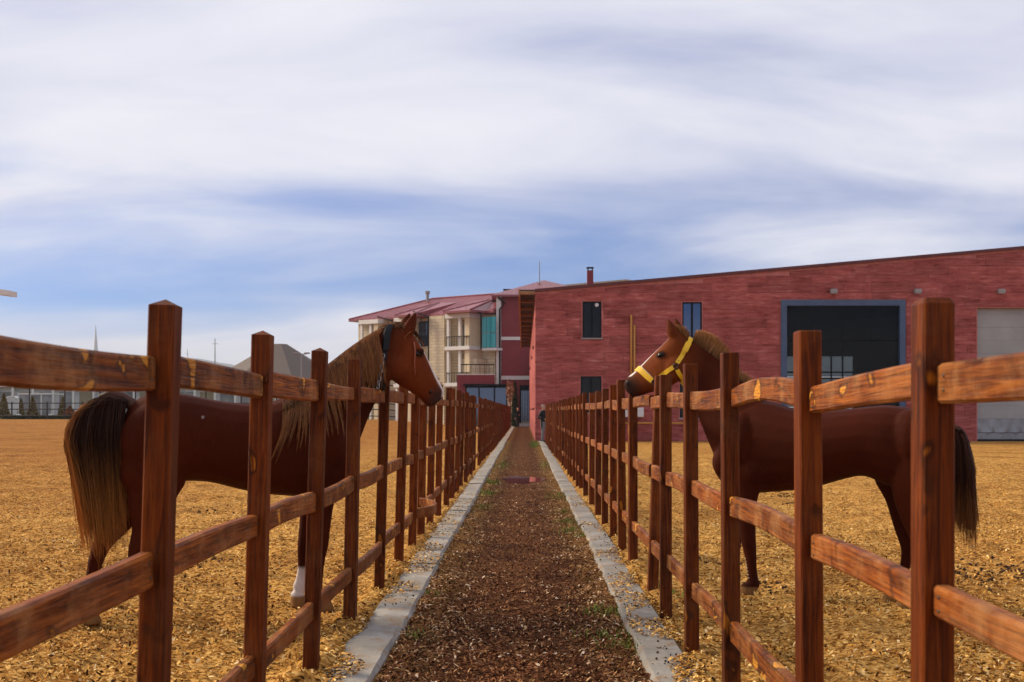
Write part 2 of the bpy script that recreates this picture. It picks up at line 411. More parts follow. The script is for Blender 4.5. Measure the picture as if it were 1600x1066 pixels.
kerb(-.775, -1.075, 98, 'grey concrete kerb under the fence of the horse without a halter')
kerb(.685, .955, 51.5, 'grey concrete kerb under the fence of the yellow haltered horse')

# ------------------------------------------------------------------ fences
PW, PD = .039, .046
def post_mesh(h, kind):
    b = .005; prof = [(-PW, -PD + b), (-PW + b, -PD), (PW - b, -PD), (PW, -PD + b), (PW, PD - b), (PW - b, PD), (-PW + b, PD), (-PW, PD - b)]
    v = [(x, y, -.12) for x, y in prof]; f = []
    def ring(z, k=1.0):
        s = len(v); v.extend((x * k, y * k, z) for x, y in prof)
        for i in range(8): f.append((s - 8 + i, s - 8 + (i + 1) % 8, s + (i + 1) % 8, s + i))
    if kind == 'peak': ring(h - .020); v.append((0, 0, h)); s = len(v) - 1; f.extend((s - 8 + i, s - 8 + (i + 1) % 8, s) for i in range(8))
    elif kind == 'dome': ring(h - .018); ring(h - .004, .8); f.append(tuple(range(len(v) - 8, len(v))))
    else: ring(h - .004); ring(h, .93); f.append(tuple(range(len(v) - 8, len(v))))
    return mesh('post', v, f, M['post'])
def rail_mesh(L, hh, th, bow_z, bow_x, taper):
    n = 6 if abs(bow_x) < .1 else 12; v = []; f = []; b = .008
    prof = [(-th, -hh + b), (-th + b, -hh), (th - b, -hh), (th, -hh + b), (th, hh - b), (th - b, hh), (-th + b, hh), (-th, hh - b)]
    for i in range(n + 1):
        q = i / n; a = math.sin(math.pi * q); k = 1 + taper * (q - .5)
        if abs(bow_x) > .1: a = math.sin(math.pi * q) ** .6
        v += [(x + bow_x * a, (q - .5) * L, z * k + bow_z * a) for x, z in prof]
    for i in range(n):
        for k in range(8): f.append((i * 8 + k, (i + 1) * 8 + k, (i + 1) * 8 + (k + 1) % 8, i * 8 + (k + 1) % 8))
    f += [tuple(range(8)), tuple(range(n * 8, n * 8 + 8))[::-1]]
    return mesh('rail', v, f, M['rail'])
nail_me = None
def fence(x0, ds, h, rails_z, lean, peaked, label, sgn, special=None):
    root = empty('wooden_fence', (x0, ds[0], 0)); tag(root, label, 'fence', 'two parallel fences along the path')
    ms = {k: post_mesh(h, k) for k in ('peak', 'dome', 'flat')}
    for i, d in enumerate(ds):
        kind = 'peak' if i in peaked else ('dome' if i == 1 and sgn > 0 else 'flat')
        ln = lean + random.gauss(0, .006); ly = random.gauss(0, .004)
        dx = random.gauss(0, .008) if i > 4 else 0; dz = random.gauss(0, .012) if i > 4 else 0
        if special and i in special.get('slant', {}): ly = 0; ln = special['slant'][i]
        o = obj('post', ms[kind], root, (dx, d - ds[0], dz), (ly, ln, random.gauss(0, .03)))
    for i in range(len(ds) - 1):
        for j, rz in enumerate(rails_z):
            y0 = ds[i] + PD * .8; y1 = ds[i + 1] - PD * .93; L = y1 - y0
            bz = random.gauss(0, .008); bx = random.gauss(0, .006); tp = random.gauss(0, .08); za = random.gauss(0, .006); zb = random.gauss(0, .006)
            if special and (i, j) in special.get('bow', {}): bz, bx, za, zb = special['bow'][(i, j)]
            hh = .049 + random.gauss(0, .003); th = .021
            xo = sgn * .008 + random.gauss(0, .004) + math.sin(lean) * rz
            ang = math.atan2(zb - za, L)
            ro = obj('rail', rail_mesh(L, hh, th, bz, bx, tp), root, (xo, (y0 + y1) / 2 - ds[0], rz + (za + zb) / 2), (ang, 0, random.gauss(0, .004)))
            if ds[i] < 9 and abs(bx) < .1:                # nail heads on the path side near both ends
                for e_ in (-1, 1):
                    for q_ in (-.5, .5): obj('nail', nail_me, ro, (-sgn * (th + .001), e_ * (L / 2 - .03 - .02 * random.random()), q_ * hh + random.gauss(0, .006)))
    return root
nail_me = mesh('nail', *(lambda m_: (m_.v, m_.f))(MB().sphere((0, 0, 0), (.0025, .0055, .0055), 8, 4)), M['nailhead'])
dl = [2.02, 3.42, 4.75, 6.04, 7.41, 8.94, 10.3, 11.5, 12.55, 14.0, 15.3]
while dl[-1] < 97: dl.append(dl[-1] + (2.6 if 25.2 < dl[-1] < 26.6 else random.uniform(1.22, 1.44)))
fence(-1.13, dl, 1.785, (1.563, .972, .392), .021, (1, 2, 3), 'brown wooden post and rail fence in front of the long maned horse', -1,
      {'bow': {(7, 2): (-.01, .20, .02, .06)}})
dr = [1.62, 2.79, 3.97, 5.48, 6.77, 7.91, 8.86, 10.35, 11.5, 12.76, 14.0, 15.3, 16.9]
while dr[-1] < 50.5: dr.append(dr[-1] + random.uniform(1.2, 1.42))
fence(1.0, dr, 1.728, (1.515, .982, .40), -.002, (), 'brown wooden post and rail fence in front of the yellow haltered horse', 1,
      {'slant': {6: .035}, 'bow': {(2, 0): (.035, .0, -.012, -.005), (1, 0): (.004, .0, .012, -.028), (2, 1): (.02, 0, .0, .01), (1, 1): (.01, 0, .0, .0), (0, 0): (.0, .0, .01, .0)}})

# ------------------------------------------------------------------ red hall
YH = 54.0
def hx(px): return X(px, YH)
def hz(py): return Z(py, YH)
def rect_minus(r, holes):
    out = [r]
    for (a0, a1, b0, b1) in holes:
        nxt = []
        for (x0, x1, z0, z1) in out:
            if a1 <= x0 or a0 >= x1 or b1 <= z0 or b0 >= z1: nxt.append((x0, x1, z0, z1)); continue
            if z0 < b0: nxt.append((x0, x1, z0, b0))
            if z1 > b1: nxt.append((x0, x1, b1, z1))
            m0, m1 = max(z0, b0), min(z1, b1)
            if x0 < a0: nxt.append((x0, a0, m0, m1))
            if x1 > a1: nxt.append((a1, x1, m0, m1))
        out = nxt
    return out
hall = empty('red_hall', (.546, YH, 0)); tag(hall, 'large red textured block hall with sloping roof and blue framed glazed gate', 'building')
HX0, HX1 = .546, 46.0
def roof_h(x): return 7.10 + (x - HX0) * .0880
wins = [(hx(910), hx(940), hz(528), hz(471)), (hx(1066), hx(1097), hz(528), hz(472)), (hx(907), hx(940), hz(645), hz(588)), (hx(1062), hx(1094), hz(653), hz(600))]
gate = (hx(1220), hx(1414), .02, hz(469)); rdoor = (hx(1527), hx(1527) + 4.6, -.1, hz(481))
holes = wins + [gate, rdoor]
def hbox(mb, x0, x1, y0, y1, z0, z1): mb.box(x0 - .546, x1 - .546, y0 - YH, y1 - YH, z0, z1)
mb = MB()
for (x0, x1, z0, z1) in rect_minus((HX0, HX1, -.3, 7.0), holes): hbox(mb, x0, x1, YH, YH + .35, z0, z1)
o = lambda x, y, z: (x - .546, y - YH, z)
mb.add([o(HX0, YH, 7.0), o(HX1, YH, 7.0), o(HX1, YH, roof_h(HX1)), o(HX0, YH, roof_h(HX0)), o(HX0, YH + .35, 7.0), o(HX1, YH + .35, 7.0), o(HX1, YH + .35, roof_h(HX1)), o(HX0, YH + .35, roof_h(HX0))],
       [(0, 1, 2, 3), (7, 6, 5, 4), (3, 2, 6, 7), (1, 5, 6, 2), (0, 3, 7, 4)])
hall_front = mb.build('wall', M['mortar'], hall)
# side wall with slit windows, right and rear walls
side_holes = [(57.5, 59.0, 1.6, 3.4), (60.5, 62.0, 4.9, 6.2), (66, 68, 1.6, 3.4), (72, 74, 4.9, 6.2), (82, 85, 1.6, 3.4), (90, 93, 4.9, 6.2)]
mb = MB()
for (y0, y1, z0, z1) in rect_minus((YH + .352, 104, -.3, 7.08), side_holes): hbox(mb, HX0 + .004, HX0 + .35, y0, y1, z0, z1)
sidew = mb.build('side_wall', M['block'], hall)
for (y0, y1, z0, z1) in side_holes:
    mb = MB(); hbox(mb, HX0 + .14, HX0 + .18, y0, y1, z0, z1); wv = mb.build('window', M['glass'], hall)
    mb = MB(); hbox(mb, HX0 - .06, HX0 + .003, y0 - .1, y1 + .1, z0 - .1, z0 - .01); mb.build('sill', M['coping'], wv)
mb = MB(); hbox(mb, HX1 - .35, HX1, YH + .352, 104, -.3, roof_h(HX1) - .04); mb.build('side_wall', M['mortar'], hall)
rear_hole = (X(1226, 104), X(1332, 104), .9, Z(555, 104))
mb = MB()
for (x0, x1, z0, z1) in rect_minus((HX0 + .36, HX1 - .36, -.3, 7.0), [rear_hole]): hbox(mb, x0, x1, 103.6, 104, z0, z1)
mb.add([o(HX0 + .36, 103.7, 6.99), o(HX1 - .36, 103.7, 6.99), o(HX1 - .36, 103.7, roof_h(HX1) - .03), o(HX0 + .36, 103.7, roof_h(HX0) - .0), o(HX0 + .36, 103.95, 6.99), o(HX1 - .36, 103.95, 6.99), o(HX1 - .36, 103.95, roof_h(HX1) - .03), o(HX0 + .36, 103.95, roof_h(HX0))], [(0, 1, 2, 3), (7, 6, 5, 4), (3, 2, 6, 7), (0, 3, 7, 4), (1, 5, 6, 2)]); mb.build('rear_wall', M['interior'], hall)
mb = MB()
for q in range(7): xx = rear_hole[0] + (rear_hole[1] - rear_hole[0]) * q / 6; hbox(mb, xx - .07, xx + .07, 103.5, 103.6, .9, rear_hole[3])
for z in (1.0, 2.6, 4.4, 4.95, 6.45): hbox(mb, rear_hole[0], rear_hole[1], 103.42, 103.5, z - .07, z + .07)
mb.build('rear_window_grid', M['darkframe'], hall)
mb = MB(); hbox(mb, HX0 + .36, HX1 - .36, YH + .36, 103.5, -.06, .012); mb.build('hall_floor', M['interior'], hall)
# roof slab
def roof_slab(mb, x0, x1, y0, y1, zo, th):
    v = [o(x, y, roof_h(x) + zo + dz) for dz in (0, th) for x, y in ((x0, y0), (x1, y0), (x1, y1), (x0, y1))]
    mb.add(v, [(3, 2, 1, 0), (4, 5, 6, 7), (0, 1, 5, 4), (1, 2, 6, 5), (2, 3, 7, 6), (3, 0, 4, 7)])
mb = MB(); roof_slab(mb, HX0 - .02, HX1 + .3, YH + .02, 104.2, .004, .10); mb.build('roof', M['coping'], hall)
mb = MB(); roof_slab(mb, HX0 - .02, HX1 + .3, YH - .12, YH + .015, -.02, .135); mb.build('coping', M['coping'], hall)
# projecting timber eave along the side
ex0 = -.19
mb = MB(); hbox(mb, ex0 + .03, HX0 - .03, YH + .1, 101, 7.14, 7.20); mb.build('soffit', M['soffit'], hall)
mb = MB(); hbox(mb, ex0 - .06, ex0 + .03, YH - .05, 101, 6.90, 7.21); mb.build('fascia', M['eavewood'], hall)
yy = YH + .02; k = 0
while yy < 100.5:
    mb = MB(); hbox(mb, ex0 + .03, HX0 - .005, yy, yy + .35, 6.98, 7.13); mb.build('rafter', M['eavewood'], hall); yy += 4.1
# facade blocks
blocks = []; z = .0; row = 0
rw = np.random.default_rng(3)
while z < 9.4:
    hgt = [.40, .46, .36, .44][row % 4]; x = HX0 - rw.uniform(0, .8)
    while x < 26.2:
        L = rw.choice([.9, 1.25, 1.7, 2.1]); blocks.append((max(x, HX0), min(x + L, 26.4), z, z + hgt)); x += L
    z += hgt; row += 1
pieces = []
for b in blocks:
    for (x0, x1, z0, z1) in rect_minus(b, [(a0 - .03, a1 + .03, b0 - .03, b1 + .03) for a0, a1, b0, b1 in holes]):
        if x1 - x0 < .06 or z1 - z0 < .06: continue
        t0, t1 = min(z1, roof_h(x0) - .11), min(z1, roof_h(x1) - .11)
        if t0 - z0 < .05: continue
        pieces.append((x0, x1, z0, t0, t1))
def block_geo(x0, x1, z0, t0, t1, pr):
    g = .006; c = .018; yb = -.002; yf = -pr
    a = [(x0 + g, yb, z0 + g), (x1 - g, yb, z0 + g), (x1 - g, yb, t1 - g), (x0 + g, yb, t0 - g)]
    b = [(x0 + g + c, yf, z0 + g + c), (x1 - g - c, yf, z0 + g + c), (x1 - g - c, yf, t1 - g - c), (x0 + g + c, yf, t0 - g - c)]
    v = [(p[0] - .546, p[1], p[2]) for p in a + b]
    return v, [(4, 5, 6, 7), (0, 1, 5, 4), (1, 2, 6, 5), (2, 3, 7, 6), (3, 0, 4, 7)]
pieces.sort(key=lambda q: -(q[1] - q[0]) * (q[3] - q[2]) - (100 if q[2] > 2.4 and q[1] - q[0] > .5 else 0))
rest = MB()
for i, pc in enumerate(pieces):
    v, f = block_geo(*pc, rw.uniform(.014, .032))
    if i < 296: obj('wall_block', mesh('wall_block', v, f, M['block']), hall_front)
    else: rest.add(v, f)
tag(rest.build('wall_blocks', M['block'], hall_front), None, None, None, 'stuff')
# windows
def hall_window(r, open_right=False, g='glass'):
    x0, x1, z0, z1 = r; wf = .07
    mb = MB()
    for (a, b, c, d) in ((x0, x0 + wf, z0, z1), (x1 - wf, x1, z0, z1), (x0 + wf, x1 - wf, z0, z0 + wf), (x0 + wf, x1 - wf, z1 - wf, z1), ((x0 + x1) / 2 - .05, (x0 + x1) / 2 + .05, z0 + wf, z1 - wf)):
        hbox(mb, a, b, YH + .05, YH + .13, c, d)
    wd = mb.build('window', M['darkframe'], hall)
    for a, b in ((x0 + wf, (x0 + x1) / 2 - .05), ((x0 + x1) / 2 + .05, x1 - wf)):
        mb = MB(); hbox(mb, a, b, YH + .08, YH + .10, z0 + wf, z1 - wf); mb.build('pane', M[g], wd)
    mb = MB(); hbox(mb, x0 - .06, x1 + .06, YH - .09, YH + .045, z0 - .07, z0 - .008); mb.build('sill', M['lamp'], wd)
    return wd
for i, r in enumerate(wins): hall_window(r, g='glass_blue' if i in (1, ) else 'glass')
# round vent on the upper window
mb = MB(); mb.tube([o(hx(932.6), YH + .04, hz(476.5)), o(hx(932.6), YH + .078, hz(476.5))], .09, 14); mb.build('window_vent', M['palewhite'], hall)
# blue framed gate
x0, x1, z0, z1 = gate; wf = .27; gt = None
mb = MB()
for (a, b, c, d) in ((x0, x0 + wf, z0, z1), (x1 - wf, x1, z0, z1), (x0 + wf, x1 - wf, z1 - wf, z1)): hbox(mb, a, b, YH - .10, YH + .20, c, d)
gt = mb.build('gate_frame', M['blueframe'], hall)
mb = MB(); xi0, xi1 = x0 + wf, x1 - wf
for z in (hz(532), hz(590), 1.6, .1): hbox(mb, xi0, xi1, YH + .105, YH + .13, z - .015, z + .015)
for q in (1, 2, 3): xx = xi0 + (xi1 - xi0) * q / 4; hbox(mb, xx - .012, xx + .012, YH + .106, YH + .129, .13, z1 - wf)
mb.build('mullion', M['darkframe'], gt)
zs = [.13, 1.57, hz(590) - .03, hz(532) - .03, z1 - wf]; 
for q in range(4):
    for k in range(4):
        a = xi0 + (xi1 - xi0) * q / 4 + .013; b = xi0 + (xi1 - xi0) * (q + 1) / 4 - .013
        mb = MB(); hbox(mb, a, b, YH + .112, YH + .124, zs[k] + .062 * (k > 0), zs[k + 1]); mb.build('pane', M['glass_see'], gt)
# grey roller door with slats and a tarpaulin skirt
x0, x1, z0, z1 = rdoor; dn = None
mb = MB(); hbox(mb, x0 + .002, x1, YH + .24, YH + .30, z1 - .3, z1 - .002); dn = mb.build('roller_door', M['shutter'], hall)
zt = z1 - .305; k = 0
while zt > 1.1:
    hh = .62; mb = MB(); mb.box(x0 - .546 + .004, x1 - .546, .20 + .004 * (k % 2), .27, zt - hh + .004, zt, .003); mb.build('slat', M['shutter'], dn); zt -= hh; k += 1
v = []; f = []; n = 40
for i in range(n + 1):
    xx = x0 - .546 + .005 + (x1 - x0) * i / n
    for j, zq in enumerate((zt, zt * .75, zt * .5, .42)):
        yq = .19 - (.05 + .05 * j) * (.5 + .5 * math.sin(i * 1.1 + j * .9)) * (j > 0); v.append((xx, yq, zq - (.10 * abs(math.sin(i * .22)) if j in (1, 2) else 0)))
for i in range(n):
    for j in range(3): f.append((i * 4 + j, i * 4 + j + 1, (i + 1) * 4 + j + 1, (i + 1) * 4 + j))
obj('tarpaulin', mesh('tarpaulin', v, f, M['tarp'], True), dn)
mb = MB(); hbox(mb, x0 + .004, x1, YH + .1, YH + .22, .10, .40); mb.build('bottom_rail', M['tarp'], dn)
mb = MB(); hbox(mb, x0 + .004, x1, YH + .06, YH + .24, .0, .09); mb.build('threshold', M['black'], dn)
# things on the facade
for px, lab in ((1301, 'small grey floodlight above the blue framed gate'), (1432, 'small grey floodlight on the red wall between gate and roller door'), (1562, 'small grey floodlight above the grey roller door')):
    lo = empty('floodlight', (hx(px), YH - .03, hz(455.5))); tag(lo, lab, 'floodlight', 'floodlights on the red hall')
    MB().box(-.16, .16, -.26, -.06, -.11, .09, .02).build('housing', M['lamp'], lo)
    MB().box(-.04, .04, -.058, .0, -.03, .03).build('bracket', M['black'], lo)
    MB().box(-.14, .14, -.24, -.08, -.122, -.112).build('lens', M['palewhite'], lo)
gp = empty('gas_pipe', (hx(988), YH - .1, 0)); tag(gp, 'yellow gas pipes on the red wall, two risers and a low run', 'pipe')
q = lambda px, y=-.03: hx(px) - hx(988)
MB().tube([(q(986), 0, .88), (q(986), 0, hz(495)), (q(986), .05, hz(493.5)), (q(986), .09, hz(493.5))], .055, 8).build('riser', M['yellowpipe'], gp, True)
MB().tube([(q(991), -.02, .88), (q(991), -.02, hz(508))], .05, 8).build('riser', M['yellowpipe'], gp, True)
MB().tube([(q(975), -.13, .86), (q(1020), -.13, .86), (q(1085), -.13, .86)], .05, 8).build('low_run', M['yellowpipe'], gp, True)
for px in (980, 1010, 1040, 1070): MB().box(q(px) - .03, q(px) + .03, -.075, .06, .83, .89).build('clip', M['black'], gp)
ub = empty('utility_cabinet', (hx(983), YH - .03, hz(652))); tag(ub, 'white wall cabinet low on the red wall behind the fence', 'cabinet')
MB().box(-.66, .66, -.30, -.02, 0, .45, .015).build('body', M['white'], ub)
for dx in (-.33, .33): MB().box(dx - .30, dx + .30, -.318, -.302, .03, .42, .004).build('door', M['palewhite'], ub)
# chimney on the roof
ch = empty('chimney', (X(922, 70), 70, 7.3)); tag(ch, 'red roof chimney with dark metal cap above the red hall', 'chimney')
ct = Z(423, 70) - 7.3
MB().box(-.19, .19, -.19, .19, 0, ct, .01).build('stack', M['redplaster'], ch)
for k in range(4): MB().box((-.16, .10, -.16, .10)[k], (-.10, .16, -.10, .16)[k], (-.16, -.16, .10, .10)[k], (-.10, -.10, .16, .16)[k], ct, ct + .14).build('cap_leg', M['black'], ch)
MB().box(-.22, .22, -.22, .22, ct + .141, ct + .20, .01).build('cap', M['black'], ch)
# beige building behind the hall roof
bb = empty('beige_building', (X(935, 118), 118, 0)); tag(bb, 'beige building whose flat roof edge shows just above the red hall', 'building')
MB().box(-3.4, 3.7, 0, 9, -.2, 14.0).build('wall', M['tan'], bb)
v = [(-3.9, -.4, 14.15), (2.9, -.4, 14.75), (4.0, -.4, 14.55), (4.0, 9.4, 14.55), (2.9, 9.4, 14.75), (-3.9, 9.4, 14.15)]; v += [(a, b, c + .28) for a, b, c in v]
obj('roof', mesh('roof', v, [(0, 1, 2, 3, 4, 5)[::-1], (6, 7, 8, 9, 10, 11)] + [(i, (i + 1) % 6, 6 + (i + 1) % 6, 6 + i) for i in range(6)], M['tan_roof']), bb)
for dx in (-2.2, -.6, 1.0, 2.4): MB().box(dx, dx + .9, -.04, .03, 9.5, 11.2).build('window', M['glass'], bb)

# ------------------------------------------------------------------ red plastered entrance building
YM = 106.0
mx = lambda px: X(px, YM); mz = lambda py: Z(py, YM)
mid = empty('entrance_building', (mx(776), YM, 0)); tag(mid, 'red plastered building with white bands and maroon hipped roof at path end', 'building')
def mbx(name, x0, x1, y0, y1, z0, z1, mat, par=None, bev=0): return box(name, x0 - mx(776), x1 - mx(776), y0 - YM, y1 - YM, z0, z1, mat, par or mid, bev)
dx0, dx1 = mx(812), .9
mb = MB()
for (a, b, c, d) in rect_minus((mx(776), 7.0, -.3, 12.2), [(dx0, dx1, .2, mz(602))]): mb.box(a - mx(776), b - mx(776), 0, .4, c, d)
mb.box(0, 7.0 - mx(776), 12.0, 12.4, -.3, 12.2); mb.box(0, .4, .401, 11.99, -.3, 12.2); mb.build('wall', M['redplaster'], mid)
mbx('pilaster', mx(775.4), mx(783), YM - .12, YM - .004, 3.2, 12.15, M['white'])
mbx('band', mx(783) + .004, 7, YM - .08, YM - .003, mz(531.5), mz(526.5), M['white'])
mbx('band', mx(783) + .004, 7, YM - .08, YM - .003, mz(593.5), mz(587.5), M['white'])
dr_ = mbx('door', dx0, dx0 + .14, YM - .02, YM + .1, .25, mz(602), M['darkframe'])
mbx('door_head', dx0 + .141, dx1, YM - .02, YM + .1, mz(602) - .5, mz(602), M['darkframe'], mid)
mbx('door_glass', dx0 + .142, dx1, YM + .03, YM + .05, .45, mz(602) - .501, M['glass_blue'], mid)
for k in range(6): mbx('curtain_fold', dx0 + .16 + k * .15, dx0 + .25 + k * .15, YM - .004, YM + .022, .46, mz(602) - .51, M['curtain'], mid)
mbx('step', mx(806), .54, YM - 1.2, YM - .13, -.1, .28, M['white'], mid, .02)
# hip roof with standing seams
ap = Vector((X(850, 112) - mx(776), 6, Z(438, 112))); e0, e1 = X(768, 105.5) - mx(776), 7.6 - mx(776); ez = Z(460.5, 105.5)
y0, y1 = -.5, 12.6; v = [(e0, y0, ez), (e1, y0, ez), (e1, y1, ez), (e0, y1, ez), tuple(ap), (e0, y0, ez - .18), (e1, y0, ez - .18), (e1, y1, ez - .18), (e0, y1, ez - .18)]
rf = obj('roof', mesh('roof', v, [(0, 1, 4), (1, 2, 4), (2, 3, 4), (3, 0, 4), (0, 5, 6, 1), (1, 6, 7, 2), (2, 7, 8, 3), (3, 8, 5, 0), (8, 7, 6, 5)], M['roof']), mid)
for k in range(26):
    xx = e0 + (e1 - e0) * (k + .5) / 26; tq = (xx - e0) / (ap.x - e0) if xx < ap.x else (e1 - xx) / (e1 - ap.x)
    end = Vector((xx, y0 + (ap.y - y0) * tq, ez + (ap.z - ez) * tq)); st = Vector((xx, y0 - .01, ez))
    if (end - st).length > .3: MB().tube([st + Vector((0, 0, .02)), end + Vector((0, 0, .02))], .035, 4).build('seam', M['roof'], rf)
MB().tube([(e0 + .6, -.14, ez - .2), (e0 + 1.2, -.22, ez - .75), (mx(781) - mx(776), -.22, ez - 1.3), (mx(781) - mx(776), -.22, 4.0), (mx(784) - mx(776), -.22, 3.6), (mx(806) - mx(776), -.22, 3.45)], .085, 8).build('downpipe', M['black'], mid)
lr = empty('lightning_rod', (X(843, 110), 110, 13.2)); tag(lr, 'thin lightning rod standing on the maroon hipped roof', 'rod')
MB().tube([(0, 0, 0), (0, 0, 1.6), (0, 0, Z(408, 110) - 13.2)], [.05, .045, .03], 6).build('mast', M['lamp'], lr)
MB().tube([(-.12, 0, .5), (.12, 0, .5)], .03, 5).build('clamp', M['black'], lr)
rv = empty('roof_vent', (X(793, 109), 109, 12.62)); tag(rv, 'flat dark vent on the maroon roof slope', 'vent')
MB().box(-.42, .42, -.3, .3, .34, .46, .02).build('lid', M['black'], rv); MB().box(-.2, .2, -.2, .2, -.3, .339).build('shaft', M['black'], rv)

# shop front with terrace
YS = 104.0
sx_ = lambda px: X(px, YS); sz = lambda py: Z(py, YS)
tf = empty('terrace_block', (sx_(714), YS, 0)); tag(tf, 'low red terrace block with a wide shop window beside the path end', 'building')
ox = sx_(714)
def tb(name, x0, x1, y0, y1, z0, z1, mat, par=None, bev=0): return box(name, x0 - ox, x1 - ox, y0 - YS, y1 - YS, z0, z1, mat, par or tf, bev)
tb('parapet', sx_(714), sx_(773), YS, YS + .3, sz(600.5), sz(586), M['redplaster'])
tb('parapet_cap', sx_(713.6), sx_(773.4), YS - .05, YS + .35, sz(586) + .002, sz(585) + .02, M['white'])
tb('pier', sx_(714), sx_(727), YS, YS + .3, -.2, sz(600.5) - .002, M['redplaster'])
tb('return_wall', sx_(793), sx_(801), YS - .2, YS + .2, -.2, sz(604), M['cream'])
tb('canopy', sx_(724), sx_(796), YS - .35, YS - .005, sz(602.8), sz(600.4), M['darkframe'])
wn = tb('window', sx_(727) + .003, sx_(793) - .003, YS + .1, YS + .18, sz(606), sz(602.8) - .002, M['darkframe'])
for k, px in enumerate((728, 748.5, 772.5, 792)): tb('mullion', sx_(px) - .06, sx_(px) + .06, YS + .04, YS + .17, -.1, sz(606) - .002, M['darkframe'], tf)
for a, b in ((728, 748.5), (748.5, 772.5), (772.5, 792)): tb('pane', sx_(a) + .07, sx_(b) - .07, YS + .1, YS + .12, 0, sz(606) - .003, M['glass_blue'], tf)
for k in range(8): px = 721 + k * 7.2; tb('baluster', sx_(px) - .02, sx_(px) + .02, YS + .15, YS + .19, sz(585) + .03, sz(570.5), M['black'], tf)
tb('handrail', sx_(720), sx_(773), YS + .13, YS + .21, sz(570.5) + .002, sz(569) + .01, M['black'], tf)
tb('terrace_floor', sx_(714) + .002, sx_(776), YS + .31, YS + 6, 3.7, 3.95, M['white'], tf)

# ------------------------------------------------------------------ cream building with balconies
HO = Vector((X(774, 106.4), 106.4, 0)); HR = math.atan2(-.58, .815)
hot = empty('cream_building', HO, HR); tag(hot, 'cream three storey building with balconies and maroon hipped roofs', 'building')
hxv = Vector((math.cos(HR), math.sin(HR))); hyv = Vector((-math.sin(HR), math.cos(HR)))
def hloc(px, py, yo):
    m = (px - CX) / F; cxx = HO.x + hyv.x * yo; cyy = HO.y + hyv.y * yo
    u = (m * cyy - cxx) / (hxv.x - m * hxv.y); d = cyy + u * hxv.y
    return u, H - (py - CY) / F * d
def hb(name, p0, p1, q0, q1, yo, th, mat, par=None, bev=0):
    """box on the facade: pixel span p0..p1, q0..q1 (rows) at outward plane yo, thickness th behind it"""
    u0, zt = hloc(p0, q0, yo); u1, zb = hloc(p1, q1, yo); zt = max(zt, hloc(p1, q0, yo)[1]) if False else (zt + hloc(p1, q0, yo)[1]) / 2
    zb = (zb + hloc(p0, q1, yo)[1]) / 2
    return box(name, u0, u1, yo, yo + th, zb, zt, mat, par or hot, bev)
LE = hloc(560, 500, 0)[0]; EZ = 10.75
box('wall', LE, 0, 0, 11, -.3, EZ - .25, M['cream_tile'], hot)
fz = [7.35, 3.95]
def bay(p_l, p_r, yo, name_lab):
    """loggia bay projecting to yo with two open floors"""
    ul, ur = hloc(p_l, 500, yo)[0], hloc(p_r, 500, yo)[0]
    for k, z in enumerate(fz):
        sl = box('balcony_slab', ul - .1, ur + .1, yo - .12, -.003, z - .22, z + .12, M['white'], hot, .01)
        n = max(5, int((ur - ul) / .28))
        for q in range(n + 1):
            xx = ul + .05 + (ur - ul - .1) * q / n; box('baluster', xx - .014, xx + .014, yo + .04, yo + .07, z + .121, z + 1.02, M['black'], sl)
        box('handrail', ul, ur, yo + .02, yo + .09, z + 1.021, z + 1.08, M['black'], sl)
    box('bay_beam', ul - .1, ur + .1, yo - .05, -.003, EZ - .62, EZ - .2, M['white'], hot)
    for xx in (ul + .12, (ul * .45 + ur * .55)): box('column', xx - .13, xx + .13, yo + .1, yo + .36, -.2, EZ - .622, M['white'], hot)
    box('pilaster', ur - .62, ur - .05, yo + .1, -.004, -.2, EZ - .623, M['cream'], hot)
    for z in (fz[0], fz[1], .3):
        box('recess', ul + .3, ur - .7, -.05, -.004, z + .13, z + 2.9, M['tan'], hot)
        dd = box('balcony_door', ul + .6, ul + 1.5, -.12, -.052, z + .13, z + 2.3, M['darkframe'], hot)
        box('pane', ul + .66, ul + 1.44, -.135, -.122, z + .2, z + 2.24, M['glass_blue'], dd)
bay(697, 733, -2.0, '')
bay(562, 590, -1.4, '')
bay(617, 641, -1.4, '')
# grey clad stair block, windows, teal screen
ul, ur = hloc(671, 500, -1.2)[0], hloc(694, 500, -1.2)[0]
box('stair_block', ul, ur, -1.2, -.005, -.3, EZ - .21, M['cream_tile'], hot)
for (a, b, q0, q1, yo) in ((734, 752, 498, 540, -.1), (653, 668, 503, 541, -.1), (653, 668, 562, 600, -.1), (600, 611, 507, 541, -.1), (734, 752, 560, 584, -.1)):
    u0, zt = hloc(a, q0, yo); u1, zb = hloc(b, q1, yo)
    wd = box('window', u0, u1, yo, -.003, zb, zt, M['darkframe'], hot)
    nn = 3
    for k in range(nn):
        for (z0_, z1_) in ((zb + .08, zb + (zt - zb) * .62), (zb + (zt - zb) * .62 + .1, zt - .08)):
            box('pane', u0 + .06 + (u1 - u0 - .06) * k / nn, u0 + (u1 - u0 - .06) * (k + 1) / nn, yo - .015, yo - .002, z0_, z1_, M['glass_blue'], wd)
    box('window_rail', u0 - .05, u1 + .05, yo - .14, yo - .1, zb + 1.0, zb + 1.06, M['black'], wd)
    for k in range(7): xx = u0 + (u1 - u0) * k / 6; box('bar', xx - .015, xx + .015, yo - .135, yo - .105, zb, zb + .998, M['black'], wd)
u0, zt = hloc(753.5, 496, -1.0); u1, zb = hloc(775, 543, -1.0)
for k in range(3):
    for (z0_, z1_) in ((zb, zb + (zt - zb) * .48), (zb + (zt - zb) * .5, zt)):
        box('glass_screen', u0 + (u1 - u0) * k / 3, u0 + (u1 - u0) * (k + 1) / 3 - .05, -1.0, -.95, z0_, z1_, M['teal'], hot)
